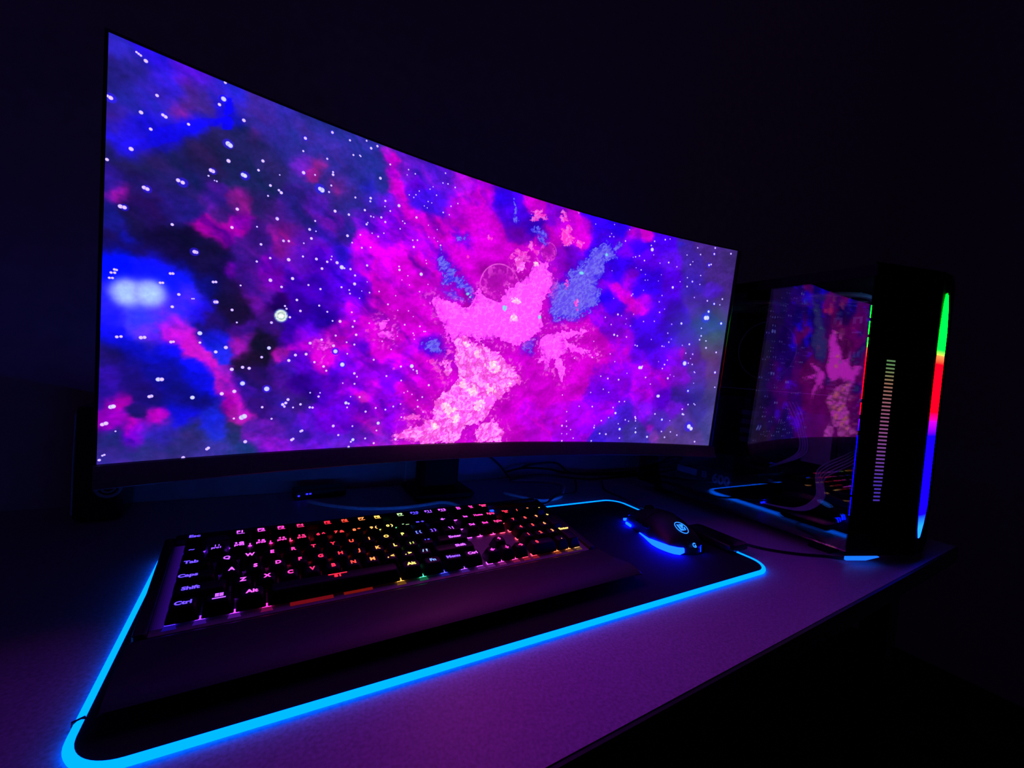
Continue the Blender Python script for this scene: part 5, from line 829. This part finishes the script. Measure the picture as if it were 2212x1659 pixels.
    b = MB(); b.add([tuple(Vector((x0, y0 - .0028, .0125)) + N * .0012 + ax * vx + ay * vy) for vx, vy, vz in tv], tf)
    o = b.build('tail_letter', lg, t)
mouse()

# ------------------------------------------------------------ computer tower
def tower():
    t = empty('computer_tower', (.5025, -.0325, 0), 'black tower computer with a glass side and an upright rainbow light strip', 'computer', math.radians(-.7))
    Wd, D, H, B0 = .220, .40, .425, .016
    b = MB(); b.box(.004, Wd, .03, D, B0, B0 + .004); b.build('bottom_panel', M_case, t)
    b = MB(); b.box(-.0006, Wd, .0, D, H - .012, H); b.box(-.0014, -.0006, .0, D, H - .016, H); b.build('top_panel', M_case, t)
    b = MB(); b.box(Wd - .003, Wd, .0, D, B0 + .0045, H - .0125); b.build('right_panel', M_case, t)
    b = MB(); b.box(.004, Wd - .0035, D - .003, D, B0 + .0045, H - .0125); b.build('rear_panel', M_case, t)
    b = MB(); b.box(.006, Wd - .0035, .003, .006, B0 + .0045, H - .0125); b.build('front_frame', M_case, t)
    b = MB(); b.box(.0, .004, .0035, D, B0 + .001, H - .0122); b.build('glass_panel', M_glass, t)
    for x in (.02, Wd - .05):
        for y in (.03, D - .06):
            b = MB(); b.box(x, x + .03, y, y + .03, 0, B0 - .0005); b.build('case_foot', M_matte, t)
    # front bezel: two slanted cheeks meeting in a flat nose
    A, B_, C_, E = (.0, .0025), (.114, -.0365), (.146, -.0365), (Wd, -.0200)
    b = MB(); b.prism([A, B_, C_, E, (Wd, .0025)], 'z', .012, H + .004); b.build('front_bezel', M_case, t)
    dx, dy = (B_[0] - A[0]), (B_[1] - A[1]); ln = math.hypot(dx, dy); dx, dy = dx / ln, dy / ln
    nx_, ny_ = dy, -dx                     # outward of the left cheek
    def cheek(s, h): return (A[0] + dx * s + nx_ * h, A[1] + dy * s + ny_ * h)
    # shared run of colours, green over red over blue
    g, o_, r_, m_, bl, cy_ = (0, 22.0, .10), (.9, .42, .10), (16, .0, .02), (.85, .0, .6), (.01, .0, 25.0), (.02, .50, 8.0)
    stops = [(.0, cy_), (.055, cy_), (.072, bl), (.190, bl), (.212, m_), (.225, r_), (.296, r_), (.309, o_), (.316, g), (.43, g)]
    M_strip = glow_ramp('rainbow_strip', stops, 0, .43, 1.0)
    M_slot = glow_ramp('louvre_light', [(.0, (.10, .05, .9)), (.12, (.14, .06, .8)), (.17, (.45, .12, .6)), (.22, (.6, .18, .35)), (.26, (.65, .3, .2)), (.285, (.25, .55, .2)), (.43, (.15, .6, .25))], 0, .43, .45)
    # upright strip on the nose, pointed at both ends
    b = MB()
    xl, xr = .1165, .1430
    pol = [(.1265, .399), (.1225, .385), (.1180, .345), (xl, .315), (xl, .075), (.1190, .050), (.1230, .0370), (.1275, .0385), (.1360, .058), (xr, .085), (xr, .345), (.1380, .380), (.1330, .398)]
    b.prism(pol, 'y', -.0376, -.0364); b.build('light_strip', M_strip, t)
    b = MB(); b.prism([(.1262, .4005), (.1332, .3995), (.1326, .404), (.1268, .405)], 'y', -.0380, -.0362); b.build('strip_end_cap', M_gloss, t)
    # narrow louvre of lit slots on the left cheek
    b = MB()
    for k in range(38):
        z = .2935 - k * .00542
        s0 = .0345 + (.0005 if k < 34 else .003); s1 = .0495 - (0 if k < 34 else .001)
        p = [cheek(s0, .0005), cheek(s1, .0005), cheek(s1, -.002), cheek(s0, -.002)]
        b.prism(p, 'z', z - .0011, z + .0011)
    b.build('louvre_light', M_slot, t)
    b = MB()
    for k in range(39):
        z = .2962 - k * .00542
        p = [cheek(.032, .0018), cheek(.052, .0018), cheek(.052, -.001), cheek(.032, -.001)]
        b.prism(p, 'z', z - .0011, z + .0011)
    b.build('louvre', M_matte, t)
    # thin light line where glass and bezel meet, broken by clips
    b = MB()
    for z1, z0 in ((.368, .351), (.346, .328), (.323, .2365), (.231, .214), (.208, .1915), (.1845, .100), (.096, .070)):
        b.box(-.0005, .0038, .0026, .0034, z0, z1)
    b.build('edge_light', glow_ramp('edge_line', stops, 0, .43, .5), t)
    # glow under the front cheek
    b = MB()
    p = [cheek(.001, .0012), cheek(.034, .0016), cheek(.034, -.002), cheek(.001, -.002)]
    b.prism(p, 'z', .0055, .0105)
    b.loft([[cheek(.0341, h) + (z,) for h, z in ((.0016, .0055), (.0016, .0105), (-.002, .0105), (-.002, .0055))], [cheek(.058, h) + (z,) for h, z in ((.0010, .0098), (.0010, .0106), (-.002, .0106), (-.002, .0098))]]); b.build('foot_light', glow('foot_blue', (.01, .20, 1.6), 1.0), t)
    # inside
    b = MB(); b.box(Wd - .012, Wd - .010, .075, D - .03, .10, H - .03); b.build('motherboard', M_board, t)
    b = MB()
    for k in range(5):
        z = .345 - k * .012; b.box(Wd - .034, Wd - .012, .17, .20, z, z + .006)
    for k in range(7):
        b.box(Wd - .030, Wd - .0122, .215 + k * .006, .2175 + k * .006, .27, .33)
    b.build('heat_sink', M_metal, t)
    b = MB(); b.rbox(Wd - .045, Wd - .0122, .135, .160, .265, .385, .003)
    for k in range(6): b.box(Wd - .047, Wd - .0452, .137, .158, .285 + k * .012, .290 + k * .012)
    b.build('board_cover', M_metal, t)
    for k in range(2):
        y0 = .073 + k * .030
        b = MB(); b.box(Wd - .055, Wd - .0122, y0, y0 + .022, .245, .392); m = b.build('memory_stick', M_board, t)
        b = MB(); b.box(Wd - .0565, Wd - .0552, y0 + .001, y0 + .021, .250, .386); b.build('heat_spreader', M_matte, m)
        b = MB()
        for z, sh in ((.375, 0), (.350, 1), (.318, 2), (.262, 3)):
            X0, X1 = Wd - .0572, Wd - .0566
            if sh == 0: b.box(X0, X1, y0 + .004, y0 + .018, z, z + .004); b.box(X0, X1, y0 + .004, y0 + .008, z - .008, z); b.box(X0, X1, y0 + .013, y0 + .018, z - .008, z)
            elif sh == 1: b.box(X0, X1, y0 + .004, y0 + .018, z, z + .003)
            elif sh == 2:
                for q in range(3): b.box(X0, X1, y0 + .003 + q * .006, y0 + .007 + q * .006, z - .010, z)
            else:
                for q in range(3): b.box(X0, X1, y0 + .004, y0 + .018, z - q * .007, z - q * .007 + .004)
        b.build('printed_mark', M_white, m)
    # fans under the roof and a small lamp added behind the front frame to light the inside
    for y in (.105, .235):
        b = MB(); b.torus((.110, y, .402), (0, 0, 1), .054, .004, 40, 8); b.disc((.110, y, .398), (0, 0, 1), .020, .008, 24)
        for k in range(7):
            Mx = Matrix.Translation((.110, y, .402)) @ Matrix.Rotation(2 * PI * k / 7, 4, 'Z') @ Matrix.Rotation(math.radians(30), 4, 'Y')
            b.box(-.012, .012, .018, .050, -.0007, .0007, None, Mx)
        b.build('roof_fan', M_ring, t)
    b = MB(); b.box(.06, .20, .008, .011, .392, .398); b.build('added_inner_lamp', glow('added_inner_lamp_glow', (.10, .35, 1.0), 3.0), t)
    # processor fan with its ring
    fx, fy, fz = .110, .205, .315
    b = MB(); b.torus((fx, fy, fz), (1, 0, 0), .056, .005, 48, 10); fan = b.build('cooler_fan', M_matte, t, True)
    b = MB(); b.torus((fx - .004, fy, fz), (1, 0, 0), .0555, .0016, 48, 8); b.build('fan_ring', M_ring, fan, True)
    b = MB(); b.disc((fx - .004, fy, fz), (1, 0, 0), .019, .010, 28)
    for k in range(9):
        a = 2 * PI * k / 9
        Mx = Matrix.Translation((fx, fy, fz)) @ Matrix.Rotation(a, 4, 'X') @ Matrix.Rotation(math.radians(35), 4, 'Z')
        b.box(-.0008, .0008, -.010, .010, .018, .051, None, Mx)
    b.build('fan_blades', M_matte, fan)
    b = MB(); b.box(fx + .006, Wd - .0125, fy - .055, fy + .055, fz - .06, fz + .06); b.build('cooler_block', M_matte, t)
    # graphics card
    b = MB(); b.rbox(.070, Wd - .0125, .075, .33, .222, .2365, .003); gp = b.build('graphics_card', M_matte, t)
    b = MB(); b.box(.0695, Wd - .013, .075, .33, .2367, .2382); b.build('back_plate', M_white, gp)
    for y in (.13, .21, .285):
        b = MB(); b.torus((.120, y, .2218), (0, 0, 1), .034, .002, 32, 6); b.build('card_fan', M_matte, gp, True)
    # power supply at the bottom rear with a printed side
    b = MB(); b.rbox(.030, .185, .200, .345, .0205, .112, .002); ps = b.build('power_supply', M_carton, t)
    (tv, tf), = text_meshes(['600'], .030); (tw, tg), = text_meshes(['EI'], .020)
    b = MB(); b.add([(.0296, .222 - vx * .82, .060 + vy * .82) for vx, vy, vz in tv], tf)
    b.add([(.0296, .258 - vx * .8, .062 + vy * .8) for vx, vy, vz in tw], tg)
    b.build('printed_number', M_print, ps)
    b = MB(); b.box(.0294, .0298, .275, .322, .055, .068); b.build('printed_band', M_print, ps)
    # cables inside
    for k in range(4):
        b = MB(); o = k * .004
        b.tube(spline([(.10, .155 + o, .232), (.085, .135 + o * 1.4, .226), (.078, .118 + o * 1.5, .205), (.085, .112 + o, .175), (.11, .120 + o, .130), (.13, .19, .09)]), .0016, 6); b.build('power_cable', M_cable, t, True)
    for k in range(5):
        b = MB(); o = k * .003
        b.tube(spline([(.20, .07 + o, .14), (.15, .062 + o, .125 + o), (.11, .085 + o, .095 + o), (.09, .075 + o, .065), (.07, .095 + o, .040), (.06, .16, .034)]), .0015, 6); b.build('power_cable', M_cable, t, True)
    b = MB(); b.box(.150, Wd - .012, .012, .11, .022, .105); b.build('drive_cage', M_case, t)
    b = MB(); b.box(Wd - .03, Wd - .0122, .115, .165, .105, .20)
    for k in range(4): b.box(Wd - .02, Wd - .0122, .26, .30, .12 + k * .02, .13 + k * .02)
    b.build('expansion_slots', M_white, t)
tower()

# ------------------------------------------------------------ small things around
def speaker():
    t = empty('desktop_speaker', (-.402, .456, 0), 'small dark desktop speaker left of the monitor by the back wall', 'speaker', 0)
    b = MB(); b.rbox(-.024, .024, -.030, .034, 0, .150, .005); b.build('cabinet', M_gloss, t, 'auto')
    b = MB(); b.torus((.010, -.031, .046), (0, 1, 0), .0125, .0022, 40, 10); b.build('driver_ring', M_ring, t, True)
    b = MB(); b.torus((.010, -.031, .046), (0, 1, 0), .0070, .0015, 36, 10); b.disc((.010, -.0325, .046), (0, 1, 0), .0030, .002, 24); b.build('driver_cone', M_ring, t, True)
    b = MB(); b.tube(spline([(-.0238, -.0300, .012), (-.0242, -.0304, .045), (-.0242, -.0304, .10), (-.0238, -.0300, .142)]), .0010, 6); b.build('edge_trim', M_ring, t, True)
speaker()

def hub():
    t = empty('usb_hub', (-.135, .470, 0), 'small black hub with tiny blue lamps behind the keyboard', 'hub', .1)
    b = MB(); b.rbox(-.04, .04, -.014, .014, 0, .016, .002); b.build('body', M_black, t)
    g = glow('blue_lamp', (.05, .04, 2.2), 1.0)
    for x, z in ((-.034, .0075), (-.022, .0095), (-.017, .0095)):
        b = MB(); b.box(x - .0016, x + .0016, -.0150, -.0138, z - .0011, z + .0011); b.build('lamp', g, t)
hub()

def cable(name, pts, r, mat, label):
    b = MB(); b.tube(spline(pts), r, 8); o = b.build(name, mat, None, True)
    return tag(o, label, 'cable')
cable('cable', [(-.155, .435, .0032), (-.124, .404, .0032), (-.084, .3795, .0032), (-.0296, .3655, .0032), (.0176, .3685, .0032), (.043, .3735, .0032), (.060, .3640, .0032), (.0686, .3450, .0032), (.080, .318, .0032)], .0030, M_cable, 'pale cable curving over the desk behind the keyboard, lit blue')
cable('cable', [(.180, .395, .0030), (.1996, .3637, .0030), (.2262, .3340, .0030), (.2701, .3390, .0030), (.3046, .373, .0030), (.3352, .4171, .0030), (.300, .452, .0030), (.235, .470, .0030)], .0027, M_cable, 'pale cable loop lying behind the mat near the monitor foot')
cable('cable', [(.138, .268, .012), (.185, .292, .0105), (.215, .303, .0085), (.235, .318, .0085), (.262, .335, .0090), (.31, .345, .0075), (.36, .40, .0026), (.40, .455, .0026)], .0022, M_dcable, 'black keyboard cable crossing the lit back edge of the mat')
cable('cable', [(.355, .175, .0150), (.372, .205, .0125), (.388, .25, .0028), (.40, .30, .0023), (.405, .36, .0023), (.45, .42, .0023)], .0019, M_dcable, 'thin black mouse cable running back over the right rim')
cable('cable', [(.395, .088, .0075), (.412, .080, .0026), (.430, .045, .0022), (.462, .015, .0022), (.497, -.006, .0022), (.520, -.022, .0022), (.550, -.012, .0022)], .0018, M_dcable, 'thin black cable from the mat controller towards the glass tower')
for k, (y, z) in enumerate(((.425, .0), (.475, .003), (.450, .016))):
    cable('cable', [(.22 + .02 * k, y + .02, .012 + z), (.27, y, .024 + z), (.33, y - .01, .020 + z * 1.5), (.38, y + .005, .010 + z * .5), (.44, y + (.012 if k != 1 else .005), .0028 + .002 * k), (.54, (.440, .476, .458)[k], .0028), (.62, (.436, .478, .457)[k], .0028)], .0024, M_dcable, ['lowest black cable of the tangle by the back wall', 'middle black cable of the tangle by the back wall', 'highest arching black cable of the tangle by the back wall'][k])
cable('cable', [(.165, .494, .09), (.180, .494, .062), (.205, .494, .045), (.225, .493, .028), (.245, .488, .004)], .0022, M_dcable, 'black cable hanging down the blue lit wall')
